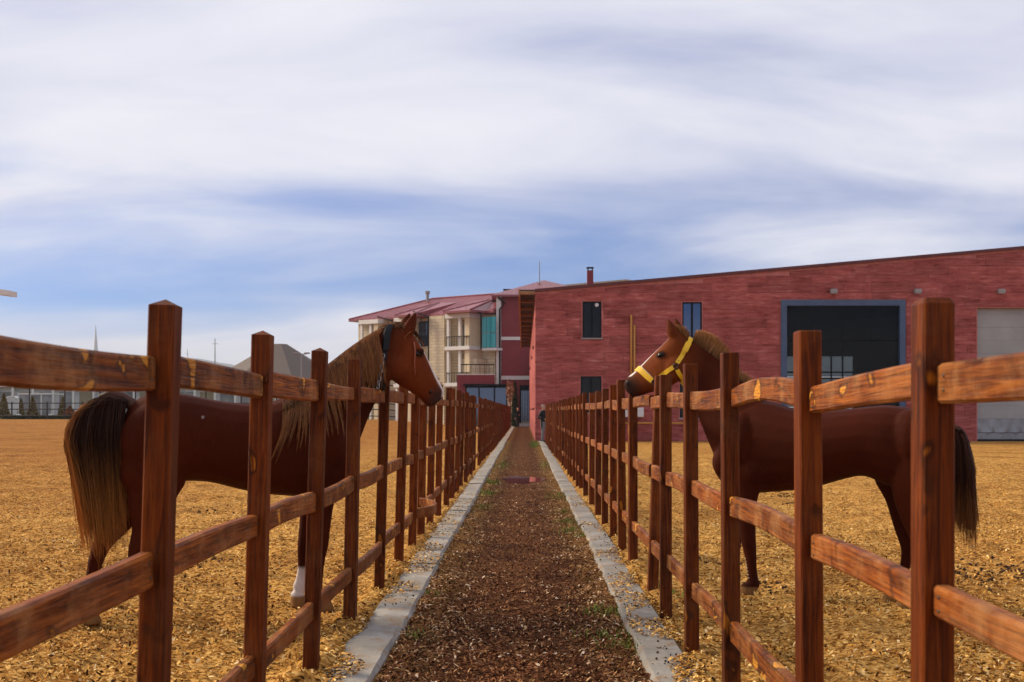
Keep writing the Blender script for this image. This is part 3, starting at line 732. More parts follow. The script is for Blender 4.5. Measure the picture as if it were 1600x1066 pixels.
box('screen_floor', u0, u1, -1.0, -.004, zb - .25, zb - .03, M['white'], hot)
box('terrace_room', hloc(718, 500, -1.6)[0], -1.0, -1.6, -.006, 3.9, 6.3, M['cream_tile'], hot)
# downpipes
for (pa, qa, pb, qb, q1, yo) in ((728, 482, 751.5, 489, 546, -1.7), (646, 487, 669.5, 495, 600, -1.5), (590, 495, 612.5, 501, 520, -1.3)):
    a = hloc(pa, qa, yo); b = hloc(pb, qb, yo); c = hloc(pb, q1, yo)
    MB().tube([(a[0], yo, a[1]), (b[0], yo, b[1]), (b[0], yo, b[1] - .3), (c[0], yo, c[1])], .075, 6).build('downpipe', M['black'], hot)
# roofs
def hip(x0, x1, y0, y1, ez, rx0, rx1, ry, rz, name='roof'):
    v = [(x0, y0, ez), (x1, y0, ez), (x1, y1, ez), (x0, y1, ez), (rx0, ry, rz), (rx1, ry, rz)] + [(x0, y0, ez - .2), (x1, y0, ez - .2), (x1, y1, ez - .2), (x0, y1, ez - .2)]
    r = obj(name, mesh(name, v, [(0, 1, 5, 4), (1, 2, 5), (2, 3, 4, 5), (3, 0, 4), (0, 6, 7, 1), (1, 7, 8, 2), (2, 8, 9, 3), (3, 9, 6, 0), (9, 8, 7, 6)], M['roof']), hot)
    for a, b in (((x0, y0, ez), (rx0, ry, rz)), ((x1, y0, ez), (rx1, ry, rz)), ((rx0, ry, rz), (rx1, ry, rz))):
        MB().tube([Vector(a) + Vector((0, 0, .03)), Vector(b) + Vector((0, 0, .03))], .09, 6).build('ridge_cap', M['roof'], r)
    n = int((x1 - x0) / .55)
    for k in range(1, n):
        xx = x0 + (x1 - x0) * k / n
        tq = min(1, (xx - x0) / max(rx0 - x0, .01)) if xx < rx0 else (1 if xx <= rx1 else (x1 - xx) / max(x1 - rx1, .01))
        MB().tube([(xx, y0 - .01, ez + .015), (xx, y0 + (ry - y0) * tq, ez + (rz - ez) * tq + .015)], .028, 4).build('seam', M['roof'], r)
    return r
rl = hloc(640, 470, 5.0); 
hip(LE - .7, .3, -.7, 11.7, EZ, LE + 5.6, .2, 5.2, 13.0)
for (a, b, yo) in ((692, 735, -2.7), (617, 646, -2.1)):
    u0 = hloc(a, 486, yo)[0]; u1 = hloc(b, 482, yo)[0]
    v = [(u0, yo, EZ), (u1, yo, EZ), ((u0 + u1) / 2, 3.2, EZ + 1.55), (u0 - 1.4, 3.2, EZ + 1.50), (u1 + 1.4, 3.2, EZ + 1.50), (u0 - .35, -.69, EZ + .01), (u1 + .35, -.69, EZ + .01), (u0, yo, EZ - .2), (u1, yo, EZ - .2), (u0 - .35, -.69, EZ - .19), (u1 + .35, -.69, EZ - .19)]
    nr = obj('bay_roof', mesh('bay_roof', v, [(0, 1, 2), (5, 0, 2, 3), (1, 6, 4, 2), (0, 7, 8, 1), (5, 9, 7, 0), (1, 8, 10, 6), (7, 9, 10, 8)], M['roof']), hot)
    for s_, q_ in ((v[0], v[2]), (v[1], v[2])): MB().tube([Vector(s_) + Vector((0, 0, .03)), Vector(q_) + Vector((0, 0, .03))], .09, 6).build('ridge_cap', M['roof'], nr)
c = hloc(668, 462, 4.5); vp = empty('vent_pipe', HO + Vector((hxv.x * c[0] + hyv.x * 4.5, hxv.y * c[0] + hyv.y * 4.5, 12.7))); tag(vp, 'short pale metal vent pipe on the long maroon roof', 'vent')
MB().tube([(0, 0, -.3), (0, 0, .75)], .16, 10).build('pipe', M['lamp'], vp); MB().tube([(0, 0, .751), (0, 0, .80), (0, 0, 1.05)], [.16, .26, .26], 10).build('cowl', M['lamp'], vp)

# ------------------------------------------------------------------ far left: pavilion, lamps, fence, low buildings, spire, hills
def gz1(x, y): return float(ground_z(np.array([x]), np.array([y]))[0])
YT = 150.0; pav = empty('domed_pavilion', (X(437, YT), YT, .6)); tag(pav, 'round pavilion with brown grey faceted roof behind the long maned horse', 'pavilion')
def frustum(r0, z0, r1, z1, n=10, ph=.2):
    v = [(r * math.cos(2 * math.pi * k / n + ph), r * math.sin(2 * math.pi * k / n + ph), z) for r, z in ((r0, z0), (r1, z1)) for k in range(n)]
    return v, [(k, (k + 1) % n, n + (k + 1) % n, n + k) for k in range(n)] + [tuple(range(n, 2 * n)), tuple(range(n))[::-1]]
MB().add(*frustum(8.2, -.8, 8.2, 4.6)).build('wall', M['palewhite'], pav)
prf = MB().add(*frustum(9.6, 4.4, 1.0, Z(538, YT) - .6, 8, .39)).build('roof', M['tent'], pav)
for k in range(10):
    a = 2 * math.pi * (k + .5) / 10 + .2; cxp, cyp = math.cos(a), math.sin(a)
    MB().box(-.6, .6, -.04, .04, 1.0, 3.4).build('window', M['greyglass'], pav, loc=(cxp * 7.85, cyp * 7.85, 0), rot=(0, 0, a + math.pi / 2))
YL = 90.0; gl = gz1(X(471, YL), YL); lp = empty('lamp_post', (X(471, YL), YL, gl)); tag(lp, 'slim grey two headed lamp post before the brown pavilion roof', 'lamp post')
lt = Z(554, YL) - gl
MB().tube([(0, 0, 0), (0, 0, lt)], [.07, .045], 8).build('pole', M['lamp'], lp)
MB().tube([(-.45, 0, lt + .03), (.45, 0, lt + .03)], .03, 6).build('cross_arm', M['lamp'], lp)
for s in (-1, 1): MB().box(s * .45 - .22, s * .45 + .22, -.12, .12, lt + .05, lt + .16, .02).build('lamp_head', M['lamp'], lp)
# white lamp arm entering at the left
fm = empty('floodlight_mast', (X(-60, 30), 30, 0)); tag(fm, 'white floodlight arm reaching in at the left picture edge', 'floodlight')
ft = Z(450, 30); ex = X(20, 30) - X(-60, 30)
MB().tube([(0, 0, -.2), (0, 0, ft + .1)], [.10, .07], 10).build('pole', M['lamp'], fm)
v = [(-.6, -.25, ft + .18), (ex, -.25, ft - .09), (ex, .25, ft - .09), (-.6, .25, ft + .18)]; v += [(a, b, c - .14) for a, b, c in v]
obj('lamp_head', mesh('lamp_head', v, [(0, 1, 2, 3), (7, 6, 5, 4), (0, 4, 5, 1), (1, 5, 6, 2), (2, 6, 7, 3), (3, 7, 4, 0)], M['white']), fm)
# dark pipe fence round the far arena edge
YF = 113.0; pf = empty('pipe_fence', (-7, YF, 0)); tag(pf, 'dark metal pipe fence along the far edge of the brown paddock', 'fence')
xx = -7.0; k = 0; posts = []
while xx > -58:
    g = gz1(xx, YF); hgt = 3.7 if k % 2 == 0 else 1.75
    MB().tube([(xx + 7, 0, g - .2), (xx + 7, 0, g + hgt)], .075, 6).build('post', M['rust'], pf); posts.append((xx, g)); xx -= 1.75; k += 1
for zz_ in (.35, 1.0, 1.6, 3.45): MB().tube([(x + 7, -.09, g + zz_) for x, g in posts], .05, 6).build('rail', M['rust'], pf)
# hedge
def leaf_cloud(n, sampler, size, seed):
    rg = np.random.default_rng(seed); c = sampler(rg, n); a = rg.normal(size=(n, 3)); a /= np.linalg.norm(a, axis=1)[:, None]
    b = np.cross(a, rg.normal(size=(n, 3))); b /= np.linalg.norm(b, axis=1)[:, None]; s = size * rg.uniform(.6, 1.4, (n, 1))
    v = np.stack([c - a * s, c + b * s * .5, c + a * s, c - b * s * .5], 1).reshape(-1, 3)
    return v, np.arange(4 * n).reshape(n, 4)
def leaf_mat(name, c0, c1):
    m, t = new_mat(name); gi = t.new('ShaderNodeNewGeometry').outputs['Random Per Island']
    t.set(t.b.inputs['Base Color'], t.mix(gi, (*c0, 1), (*c1, 1))); t.b.inputs['Roughness'].default_value = .7; t.b.inputs['Specular IOR Level'].default_value = .2; return m
M['conifer'] = leaf_mat('conifer_leaf', (.10, .075, .02), (.26, .18, .05)); M['hedge'] = leaf_mat('hedge_leaf', (.012, .022, .010), (.05, .07, .022))
M['autumn'] = leaf_mat('autumn_leaf', (.14, .040, .015), (.34, .13, .04)); M['grass'] = leaf_mat('grass_blade', (.045, .085, .010), (.20, .26, .035))
M['bark'] = plain('bark', (.09, .06, .04), .9)
for i, (xa, xb) in enumerate(((-52.8, -46.0), (-43.8, -34.5), (-30, -14))):
    def smp(rg, n, xa=xa, xb=xb):
        p = np.stack([rg.uniform(xa, xb, n), rg.uniform(115.3, 116.4, n), rg.uniform(0, 1, n) ** .7 * .36], 1); p[:, 2] += ground_z(p[:, 0], p[:, 1]); return p
    v, q = leaf_cloud(5000, smp, .09, 20 + i); v[:, 0] -= xa; v[:, 1] -= 115.8
    hd = empty('hedge', (xa, 115.8, 0)); tag(hd, ['low dark clipped hedge at the far left beside the paddock', 'low dark clipped hedge left of the raised tail behind the pipe fence', 'long low hedge beyond the paddock behind the horse neck'][i], 'hedge', 'low hedges behind the pipe fence')
    obj('foliage', np_mesh('foliage', v, q, M['hedge'], False), hd)
    MB().tube([(.2, 0, .4), (xb - xa - .2, 0, .95 if False else .5)], .06, 5).build('stem', M['bark'], hd)
def conifer(px, d, h, r, label, mat='conifer', group='small conifers behind the pipe fence'):
    x = X(px, d); g = gz1(x, d); e = empty('conifer_shrub', (x, d, g)); tag(e, label, 'shrub', group)
    def smp(rg, n):
        q = rg.uniform(0, 1, n) ** 1.3; a = rg.uniform(0, 6.283, n); rr = r * (1 - q) ** .75 * rg.uniform(.5, 1.08, n) * (1 + .2 * np.sin(a * 3 + q * 9)); return np.stack([rr * np.cos(a), rr * np.sin(a), .1 + q * h], 1)
    v, q = leaf_cloud(2200, smp, .11, int(px)); obj('crown', np_mesh('crown', v, q, M[mat], False), e)
    MB().tube([(0, 0, -.1), (0, 0, h * .8)], [.06, .02], 6).build('trunk', M['bark'], e)
conifer(6, 119, 2.5, .62, 'brown green conifer shrub nearest the left picture edge')
conifer(33, 121, 2.0, .35, 'thin brownish conifer shrub right of the white tunnel tent')
conifer(51, 120, 2.2, .6, 'olive conifer shrub in front of the white framed pavilion')
conifer(98, 121, 2.2, .5, 'pale olive conifer shrub just left of the raised tail')
conifer(109, 119, 1.2, .7, 'reddish low shrub beside the raised tail', 'autumn')
conifer(670, 112, .9, .8, 'yellow green low shrub seen through the fence under the horse muzzle', 'grass', None)
# low white buildings with glazed fronts
lb = empty('low_building', (-31, 136, .6)); tag(lb, 'long low pale building with pink roof beyond the pipe fence', 'building')
box('wall', -37, 22, 0, 10, -.8, 3.7, M['palewhite'], lb)
v = [(-38, -.9, 3.7), (23, -.9, 3.7), (23, 11, 3.7), (-38, 11, 3.7), (-35, 5, 4.6), (20, 5, 4.6)]
obj('roof', mesh('roof', v, [(0, 1, 5, 4), (1, 2, 5), (2, 3, 4, 5), (3, 0, 4), (3, 2, 1, 0)], M['pinkroof']), lb)
for k in range(24):
    a = -36.4 + k * 2.4; box('window', a, a + 1.7, -.05, -.003, .5, 3.1, M['greyglass'] if k % 3 else M['tan'], lb); box('column', a + 1.85, a + 2.1, -.85, -.6, -.8, 3.69, M['white'], lb)
tt = empty('tunnel_tent', (X(18, 124), 124, gz1(X(18, 124), 124))); tag(tt, 'small white arched tunnel tent at the far left', 'tent')
v = []; f = []
for j in range(2):
    for i in range(13): a = math.pi * i / 12; v.append((1.25 * math.cos(a), j * 4.0, 2.4 * math.sin(a) ** .8))
for i in range(12): f.append((i, i + 1, 14 + i, 13 + i))
f.append(tuple(range(13))); obj('cover', mesh('cover', v, f, M['palewhite'], False), tt)
for j in range(4): MB().tube([(1.28 * math.cos(math.pi * i / 12), j * 1.33 - .03, 2.43 * math.sin(math.pi * i / 12) ** .8) for i in range(13)], .05, 5).build('hoop', M['white'], tt)
gpv = empty('frame_pavilion', (X(56, 123), 123, gz1(X(56, 123), 123))); tag(gpv, 'white framed glass pavilion behind the olive conifer', 'pavilion')
for a in (-1.85, -.6, .6, 1.85): MB().box(a - .06, a + .06, -.06, .06, 0, 2.6).build('post', M['white'], gpv)
MB().box(-1.95, 1.95, -.08, .08, 2.602, 2.78).build('beam', M['white'], gpv)
for a in (-1.79, -.54, .66): MB().box(a, a + 1.13, .0, .03, .1, 2.55).build('pane', M['greyglass'], gpv)
MB().box(-1.95, 1.95, .081, 3, 2.62, 2.74).build('roof', M['white'], gpv)
for px, lab in ((29, 'small white bollard light on the lawn beside the tunnel tent'), (80, 'small white bollard light on the lawn right of the glass pavilion')):
    b = empty('bollard_light', (X(px, 117.5), 117.5, gz1(X(px, 117.5), 117.5))); tag(b, lab, 'light', 'bollard lights on the lawn')
    MB().box(-.2, .2, -.2, .2, 0, .5, .03).build('base', M['white'], b); MB().tube([(0, 0, .5), (0, 0, 1.6)], .035, 6).build('pole', M['white'], b)
sp = empty('spire', (X(149.5, 420), 420, 0)); tag(sp, 'slender white pointed spire on the left horizon', 'spire')
MB().add(*frustum(1.6, -1, 1.3, 20, 12)).build('shaft', M['stone_white'], sp); MB().add(*frustum(1.75, 20.002, 1.75, 20.8, 12)).build('gallery', M['stone_white'], sp); MB().add(*frustum(1.05, 20.802, .04, Z(507, 420), 12)).build('cone', M['stone_white'], sp)
for px, py, d, lab in ((336, 529, 600, 'taller thin radio mast on the blue hills'), (293, 546, 900, 'shorter faint radio mast on the blue hills')):
    ms = empty('radio_mast', (X(px, d), d, 0)); tag(ms, lab, 'mast', 'radio masts on the horizon')
    MB().tube([(0, 0, 0), (0, 0, Z(py, d))], [.6, .22], 4).build('mast', M['lamp'], ms); MB().tube([(-1.5, 0, Z(py, d) * .93), (1.5, 0, Z(py, d) * .93)], .15, 4).build('antenna', M['lamp'], ms)
# hills
v = []; f = []; n = 120
for i in range(n + 1):
    xx = -3600 + 3400 * i / n; e = 160 + 5 * math.sin(i * .31 + 1) + 3 * math.sin(i * .9)
    e *= (1.0 - min(.35, abs(-1040 - xx) / 2600)) if xx < -860 else max(.1, .9 - (xx + 860) / 400)
    for j, (dy, k) in enumerate(((0, 0), (250, .35), (520, .75), (800, 1.0), (1200, .9))): v.append((xx, 2600 + dy, max(-2, e * k + 4 * math.sin(i * .7 + j * 2) * (j > 0))))
for i in range(n):
    for j in range(4): f.append((i * 5 + j, (i + 1) * 5 + j, (i + 1) * 5 + j + 1, i * 5 + j + 1))
tag(obj('hills', mesh('hills', v, f, M['hill'], True)), 'low bluish hills on the left horizon', None, None, 'structure')

# air between here and the hills
hzm = bpy.data.materials.new('thin_haze'); hzm.use_nodes = True; hn = NT(hzm.node_tree); hn.n.clear()
pvn = hn.new('ShaderNodeVolumePrincipled', Color=(.80, .86, 1.0, 1), Density=.00016); hn.new('ShaderNodeOutputMaterial', Volume=pvn.outputs[0])
tag(MB().box(-4200, 4200, -400, 6300, -6, 215).build('haze', hzm), 'thin bluish haze in the distance', 'haze', None, 'stuff')

# saplings and cypress near the path end
def sapling(x, y, h, r, n, label, seed, cz=.72):
    g = gz1(x, y) if x < -3 else 0; e = empty('sapling_tree', (x, y, g)); tag(e, label, 'tree', 'autumn saplings near the buildings'); rg = random.Random(seed)
    mb = MB().tube([(0, 0, -.1), (.03, 0, h * .4), (.0, .02, h * .9)], [.05, .035, .012], 6)
    for k in range(9):
        a = rg.uniform(0, 6.28); z0 = h * rg.uniform(.45, .85); mb.tube([(0, 0, z0), (r * .8 * math.cos(a), r * .8 * math.sin(a), z0 + h * .16)], [.015, .005], 4)
    mb.build('trunk', M['bark'], e)
    def smp(rg, n):
        d = rg.normal(size=(n, 3)); d /= np.linalg.norm(d, axis=1)[:, None]; d *= (rg.uniform(0, 1, (n, 1)) ** .5); return d * np.array([r, r, h * .24]) + np.array([0, 0, h * cz + .1])
    v, q = leaf_cloud(n, smp, .08, seed); obj('crown', np_mesh('crown', v, q, M['autumn'], False), e)
sapling(X(797, 99), 99, 4.3, .42, 420, 'thin autumn sapling before the shop window at the path end', 4)
sapling(X(683, 100), 100, 4.3, .5, 700, 'rusty leaved sapling right of the long maned horse\'s nose', 5)
cy = empty('cypress_tree', (X(804.5, 100.5), 100.5, 0)); tag(cy, 'narrow dark cypress beside the blue door at path end', 'tree')
def smp(rg, n):
    q = rg.uniform(0, 1, n); a = rg.uniform(0, 6.283, n); rr = (.30 * (1 - q) ** .35 + .10 * np.sin(q * 9) ** 2 * (q < .45)) * rg.uniform(.6, 1.1, n); return np.stack([rr * np.cos(a), rr * np.sin(a), .1 + q * 3.9], 1)
v, q = leaf_cloud(3500, smp, .07, 9); obj('crown', np_mesh('crown', v, q, M['hedge'], False), cy); MB().tube([(0, 0, -.1), (0, 0, 3.4)], [.06, .02], 6).build('trunk', M['bark'], cy)
# ------------------------------------------------------------------ living things: lofted volumes fused into one continuous skin
def catmull(a, b, c, d, t): return .5 * ((2 * b) + (c - a) * t + (2 * a - 5 * b + 4 * c - d) * t * t + (3 * b - a - 3 * c + d) * t ** 3)
def loft(mb, secs, n=18, sub=3, ex=2.2):
    """secs: (top point, bottom point, half width, y-centre) -> closed tube of (super)elliptic rings"""
    A = np.array([[*s[0], *s[1], s[2], s[3]] for s in secs], float); rows = []
    for i in range(len(A) - 1):
        p0, p1, p2, p3 = A[max(i - 1, 0)], A[i], A[i + 1], A[min(i + 2, len(A) - 1)]
        for k in range(sub): rows.append(catmull(p0, p1, p2, p3, k / sub))
    rows.append(A[-1]); v = []; f = []
    for r in rows:
        c = (r[0:3] + r[3:6]) / 2; up = (r[0:3] - r[3:6]) / 2
        for k in range(n):
            a = 2 * math.pi * k / n; ca, sa = math.cos(a), math.sin(a)
            ca = math.copysign(abs(ca) ** (2 / ex), ca); sa = math.copysign(abs(sa) ** (2 / ex), sa)
            q = c + up * ca; v.append((q[0], q[1] + r[7] + abs(r[6]) * sa, q[2]))
    m = len(rows)
    for i in range(m - 1):
        for k in range(n): f.append((i * n + k, i * n + (k + 1) % n, (i + 1) * n + (k + 1) % n, (i + 1) * n + k))
    for i, rev in ((0, True), (m - 1, False)):
        ring = list(range(i * n, i * n + n)); v.append(tuple(np.mean([v[q] for q in ring], axis=0))); ci = len(v) - 1
        for k in range(n): f.append((ring[k], ring[(k + 1) % n], ci) if not rev else (ring[(k + 1) % n], ring[k], ci))
    mb.add(v, f)
def fuse(mb, voxel, smooth_it, fac=.5):
    me = mesh('tmp', mb.v, mb.f); o = obj('tmp', me)
    r = o.modifiers.new('r', 'REMESH'); r.mode = 'VOXEL'; r.voxel_size = voxel; r.use_smooth_shade = True
    s = o.modifiers.new('s', 'SMOOTH'); s.factor = fac; s.iterations = smooth_it
    dg = bpy.context.evaluated_depsgraph_get(); res = bpy.data.meshes.new_from_object(o.evaluated_get(dg))
    bpy.data.objects.remove(o); bpy.data.meshes.remove(me)
    res.polygons.foreach_set('use_smooth', [True] * len(res.polygons)); return res
def paint(me, fn):
    n = len(me.vertices); co = np.empty(n * 3, np.float32); me.vertices.foreach_get('co', co); co = co.reshape(-1, 3)
    c = np.ones((n, 4), np.float32); c[:, :3] = fn(co); at = me.color_attributes.new('coat', 'FLOAT_COLOR', 'POINT'); at.data.foreach_set('color', c.ravel())
def coat_mat(name, rough, sheen=.0, gloss=.4):
    m, t = new_mat(name); a = t.new('ShaderNodeAttribute'); a.attribute_name = 'coat'
    n = t.noise(t.mapping(t.tc.outputs['Object'], scale=(6, 6, 2)), 9, 6, .7); g = t.mr(n, .3, .7, .82, 1.18, False)
    big = t.mr(t.noise(t.tc.outputs['Object'], 3.2, 3), .3, .7, .85, 1.15, False); g = t.math('MULTIPLY', g, big)
    t.set(t.b.inputs['Base Color'], t.mix(1.0, a.outputs[0], t.new('ShaderNodeCombineColor', Red=g, Green=g, Blue=g).outputs[0], 'MULTIPLY'))
    t.b.inputs['Roughness'].default_value = rough; t.b.inputs['Specular IOR Level'].default_value = gloss
    bump(t, t.math('ADD', t.noise(t.mapping(t.tc.outputs['Object'], scale=(14, 30, 30)), 8, 4), t.math('MULTIPLY', t.noise(t.mapping(t.tc.outputs['Object'], scale=(1, 1, .6)), 9, 4), 2.0)), .35, .012)
    return m
M['coat'] = coat_mat('chestnut_coat', .62, gloss=.05)
def hair_mat():
    m, t = new_mat('horse_hair'); a = t.new('ShaderNodeAttribute'); a.attribute_name = 'coat'
    gi = t.new('ShaderNodeNewGeometry').outputs['Random Per Island']; g = t.mr(gi, 0, 1, .6, 1.3, False)
    c = t.mix(1.0, a.outputs[0], t.new('ShaderNodeCombineColor', Red=g, Green=g, Blue=g).outputs[0], 'MULTIPLY')
    t.set(t.b.inputs['Base Color'], c); t.b.inputs['Roughness'].default_value = .45; t.b.inputs['Specular IOR Level'].default_value = .3
    tr = t.new('ShaderNodeBsdfTranslucent', Color=c); mx = t.new('ShaderNodeMixShader', Fac=.35)
    t.l.new(t.b.outputs[0], mx.inputs[1]); t.l.new(tr.outputs[0], mx.inputs[2]); t.set(t.o.inputs['Surface'], mx.outputs[0]); return m
M['hair'] = hair_mat()
M['eye'] = glass('dark_eye', (.006, .004, .003), .18, spec=.3)
M['yellow'] = plain('yellow_webbing', (.78, .46, .012), .5, var=.06, bmp=.3, bscale=300)
M['brass'] = plain('dark_ring_metal', (.05, .04, .03), .35, metal=.6)
M['leather'] = plain('black_leather', (.005, .0055, .007), .5, var=.2, spec=.2)
M['chain'] = plain('steel_chain', (.35, .35, .36), .3, metal=.9)
M['fleece'] = plain('pale_padding', (.55, .42, .30), .9)
M['taildock'] = plain('tail_dock_hair', (.06, .018, .007), .7)
M['braid'] = plain('red_brown_braid', (.30, .075, .035), .6)

def strands(name, lines, cols, rad, parent):
    """lines: list of point lists, cols: per line list of colours -> one mesh of thin tapered three sided hairs"""
    v = []; f = []; c = []
    for pts, cc, r in zip(lines, cols, rad):
        m = len(pts); b = len(v); pts = [Vector(p) for p in pts]
        for i, p in enumerate(pts):
            t = (pts[min(i + 1, m - 1)] - pts[max(i - 1, 0)]); t = t.normalized() if t.length > 1e-6 else Vector((0, 0, -1))
            a = t.orthogonal().normalized(); d = t.cross(a); k = i / (m - 1); rr = r * (1 - .75 * k * k)
            for q in range(3): an = 2.094 * q; v.append(p + (a * math.cos(an) + d * math.sin(an)) * rr); c.append((*cc[i], 1))
        for i in range(m - 1):
            for q in range(3): f.append((b + i * 3 + q, b + i * 3 + (q + 1) % 3, b + (i + 1) * 3 + (q + 1) % 3, b + (i + 1) * 3 + q))
    me = mesh(name, v, f, M['hair'], True); at = me.color_attributes.new('coat', 'FLOAT_COLOR', 'POINT'); at.data.foreach_set('color', np.array(c, np.float32).ravel())
    return obj(name, me, parent)
def bez(p0, p1, p2, p3, n):
    o = []
    for i in range(n):
        t = i / (n - 1); s = 1 - t; o.append(p0 * s ** 3 + p1 * 3 * s * s * t + p2 * 3 * s * t * t + p3 * t ** 3)
    return o
def lerp3(a, b, t): return tuple(x + (y - x) * t for x, y in zip(a, b))
def poly_at(pts, t):
    n = len(pts) - 1; k = min(int(t * n), n - 1); q = t * n - k
    return (pts[k][0] + (pts[k + 1][0] - pts[k][0]) * q, pts[k][1] + (pts[k + 1][1] - pts[k][1]) * q)

class Horse:
    def __init__(s, pxc, yc, psi, face, label):
        s.C = Vector((X(pxc, yc), yc)); s.face = face
        s.rz = psi if face > 0 else math.pi - psi
        s.fw = Vector((math.cos(s.rz), math.sin(s.rz))); s.lf = Vector((-s.fw.y, s.fw.x))
        s.root = empty('horse', (s.C.x, s.C.y, 0), s.rz); tag(s.root, label, 'horse'); s.mb = MB()
        s.near = -1 if face > 0 else 1                     # sign of local y on the camera's side
    def L(s, px, py, v=0.0):
        m = (px - CX) / F; c = s.C + s.lf * v
        u = (m * c.y - c.x) / (s.fw.x - m * s.fw.y); d = c.y + u * s.fw.y
        return Vector((u, v, H - (py - CY) / F * d))
    def scale(s, px, py): return (s.C.y + s.L(px, py).x * s.fw.y) / F
    def body(s, secs, **k):
        loft(s.mb, [(Vector((*s.L(*a, v0)[:1], 0, s.L(*a, v0)[2])), Vector((s.L(*b, v0)[0], 0, s.L(*b, v0)[2])), hw, v0) for a, b, hw, v0 in secs], **k)
    def leg(s, pts, hoof, v):
        cs = [s.L(p[0], p[1], v) for p in pts]; secs = []
        for i, (c, p) in enumerate(zip(cs, pts)):
            t = cs[min(i + 1, len(cs) - 1)] - cs[max(i - 1, 0)]; t.y = 0; t.normalize()
            pr = Vector((-t.z, 0, t.x)) * p[2] * s.scale(p[0], p[1])
            if pr.x < 0: pr = -pr
            c0 = Vector((c.x, 0, c.z)); secs.append((c0 + pr, c0 - pr, p[3], v))
        hc = s.L(hoof[0], hoof[1], v).x; last = secs[-1]; lc = (last[0] + last[1]) / 2
        fz = lambda u, r, z, hw: (Vector((u + r, 0, z)), Vector((u - r, 0, z)), hw, v)
        # pastern blends to the coronet, hoof flares to the ground
        secs += [fz(hc - .012, .046, .095, .043)]
        loft(s.mb, secs, n=14, sub=3, ex=2.0)
        loft(s.mb, [fz(hc - .014, .045, .105, .042), fz(hc - .004, .054, .07, .050), fz(hc + .010, .066, .012, .060), fz(hc + .010, .066, -.02, .060)], n=14, sub=2, ex=2.1)
        return hc
    def blob(s, px, py, v, ru, rv, rz): c = s.L(px, py, v); s.mb.sphere(c, (ru, rv, rz), 14, 10)
    def ear(s, base, tip, v, w, th):
        b = s.L(*base, v); t = s.L(*tip, v * 1.15); ax = (t - b); L = ax.length; ax.normalize(); pr = Vector((-ax.z, 0, ax.x))
        secs = []
        for q, k in ((-.15, .7), (0, .9), (.25, 1.0), (.55, .78), (.82, .40), (1.0, .08)):
            c = b + ax * L * q; c0 = Vector((c.x, 0, c.z)); secs.append((c0 + pr * w * k, c0 - pr * w * k, th * k, c.y))
        loft(s.mb, secs, n=12, sub=2, ex=2.0)
    def finish(s, colour_fn, voxel=.0105, it=13):
        me = fuse(s.mb, voxel, it); paint(me, colour_fn); me.materials.append(M['coat']); s.me = me
        obj('body', me, s.root); s.bvh = BVHTree.FromPolygons([q.co.copy() for q in me.vertices], [tuple(p.vertices) for p in me.polygons])
    def surf(s, px, py, off=.006, side=None):
        """point on the skin on the camera's side (side=-1 mirrors to the far side) under a picture point"""
        n = s.near * (side or 1); p = s.L(px, py, n * .1)
        h = s.bvh.ray_cast(Vector((p.x, n * 1.2, p.z)), Vector((0, -n, 0)))
        if h[0] is None: return None
        return h[0] + Vector((0, n * off, 0))
    def hug(s, p, off):
        loc, nor, _, _ = s.bvh.find_nearest(p); return loc + nor * off, nor
    def strap(s, name, pts, width, thick, mat, parent, off=.004, closed=False):
        """flat strap along 3-D points, pulled to the skin"""
        P_ = []
        for i in range(len(pts) - 1):
            for k in range(5): P_.append(pts[i].lerp(pts[i + 1], k / 5))
        P_.append(pts[-1]); H_ = [s.hug(p, off) for p in P_]
        for _ in range(3): 
            q = [h[0] for h in H_]; q = [q[0]] + [(q[i - 1] + q[i] * 2 + q[i + 1]) / 4 for i in range(1, len(q) - 1)] + [q[-1]]
            H_ = [(s.hug(p, off)[0] * .5 + p * .5, s.hug(p, off)[1]) for p in q]
        v = []; f = []; m = len(H_)
        for i, (p, nr) in enumerate(H_):
            t = (H_[min(i + 1, m - 1)][0] - H_[max(i - 1, 0)][0]).normalized(); nr = (nr - t * nr.dot(t)).normalized(); b = t.cross(nr)
            for a, h in ((-1, 0), (1, 0), (1, 1), (-1, 1)): v.append(p + b * a * width / 2 + nr * h * thick)
        for i in range(m - 1):
            for k in range(4): f.append((i * 4 + k, i * 4 + (k + 1) % 4, (i + 1) * 4 + (k + 1) % 4, (i + 1) * 4 + k))
        f += [(0, 1, 2, 3), tuple(range((m - 1) * 4, m * 4))[::-1]]
        return obj(name, mesh(name, v, f, mat), parent)
    def ring(s, name, px, py, r, parent, side=1):
        p = s.surf(px, py, .012, side); mb = MB(); pts = [p + Vector((r * math.cos(a), 0, r * math.sin(a))) for a in [2 * math.pi * k / 14 for k in range(15)]]
        mb.tube(pts, .005, 6); return mb.build(name, M['brass'], parent, True)
def smoothmask(d, r0, r1): return np.clip((r1 - d) / (r1 - r0), 0, 1)[:, None]
def seg_dist(co, pts, yc=0.0, ys=1.0):
    d = np.full(len(co), 9.0); q = np.stack([co[:, 0], (co[:, 1] - yc) * ys, co[:, 2]], 1)
    for a, b in zip(pts[:-1], pts[1:]):
        a = np.array([a[0], (a[1] - yc) * ys, a[2]]); b = np.array([b[0], (b[1] - yc) * ys, b[2]]); ab = b - a
        t = np.clip(((q - a) @ ab) / (ab @ ab), 0, 1); d = np.minimum(d, np.linalg.norm(q - a - t[:, None] * ab, axis=1))
    return d
CHEST = np.array([.052, .0085, .0021])

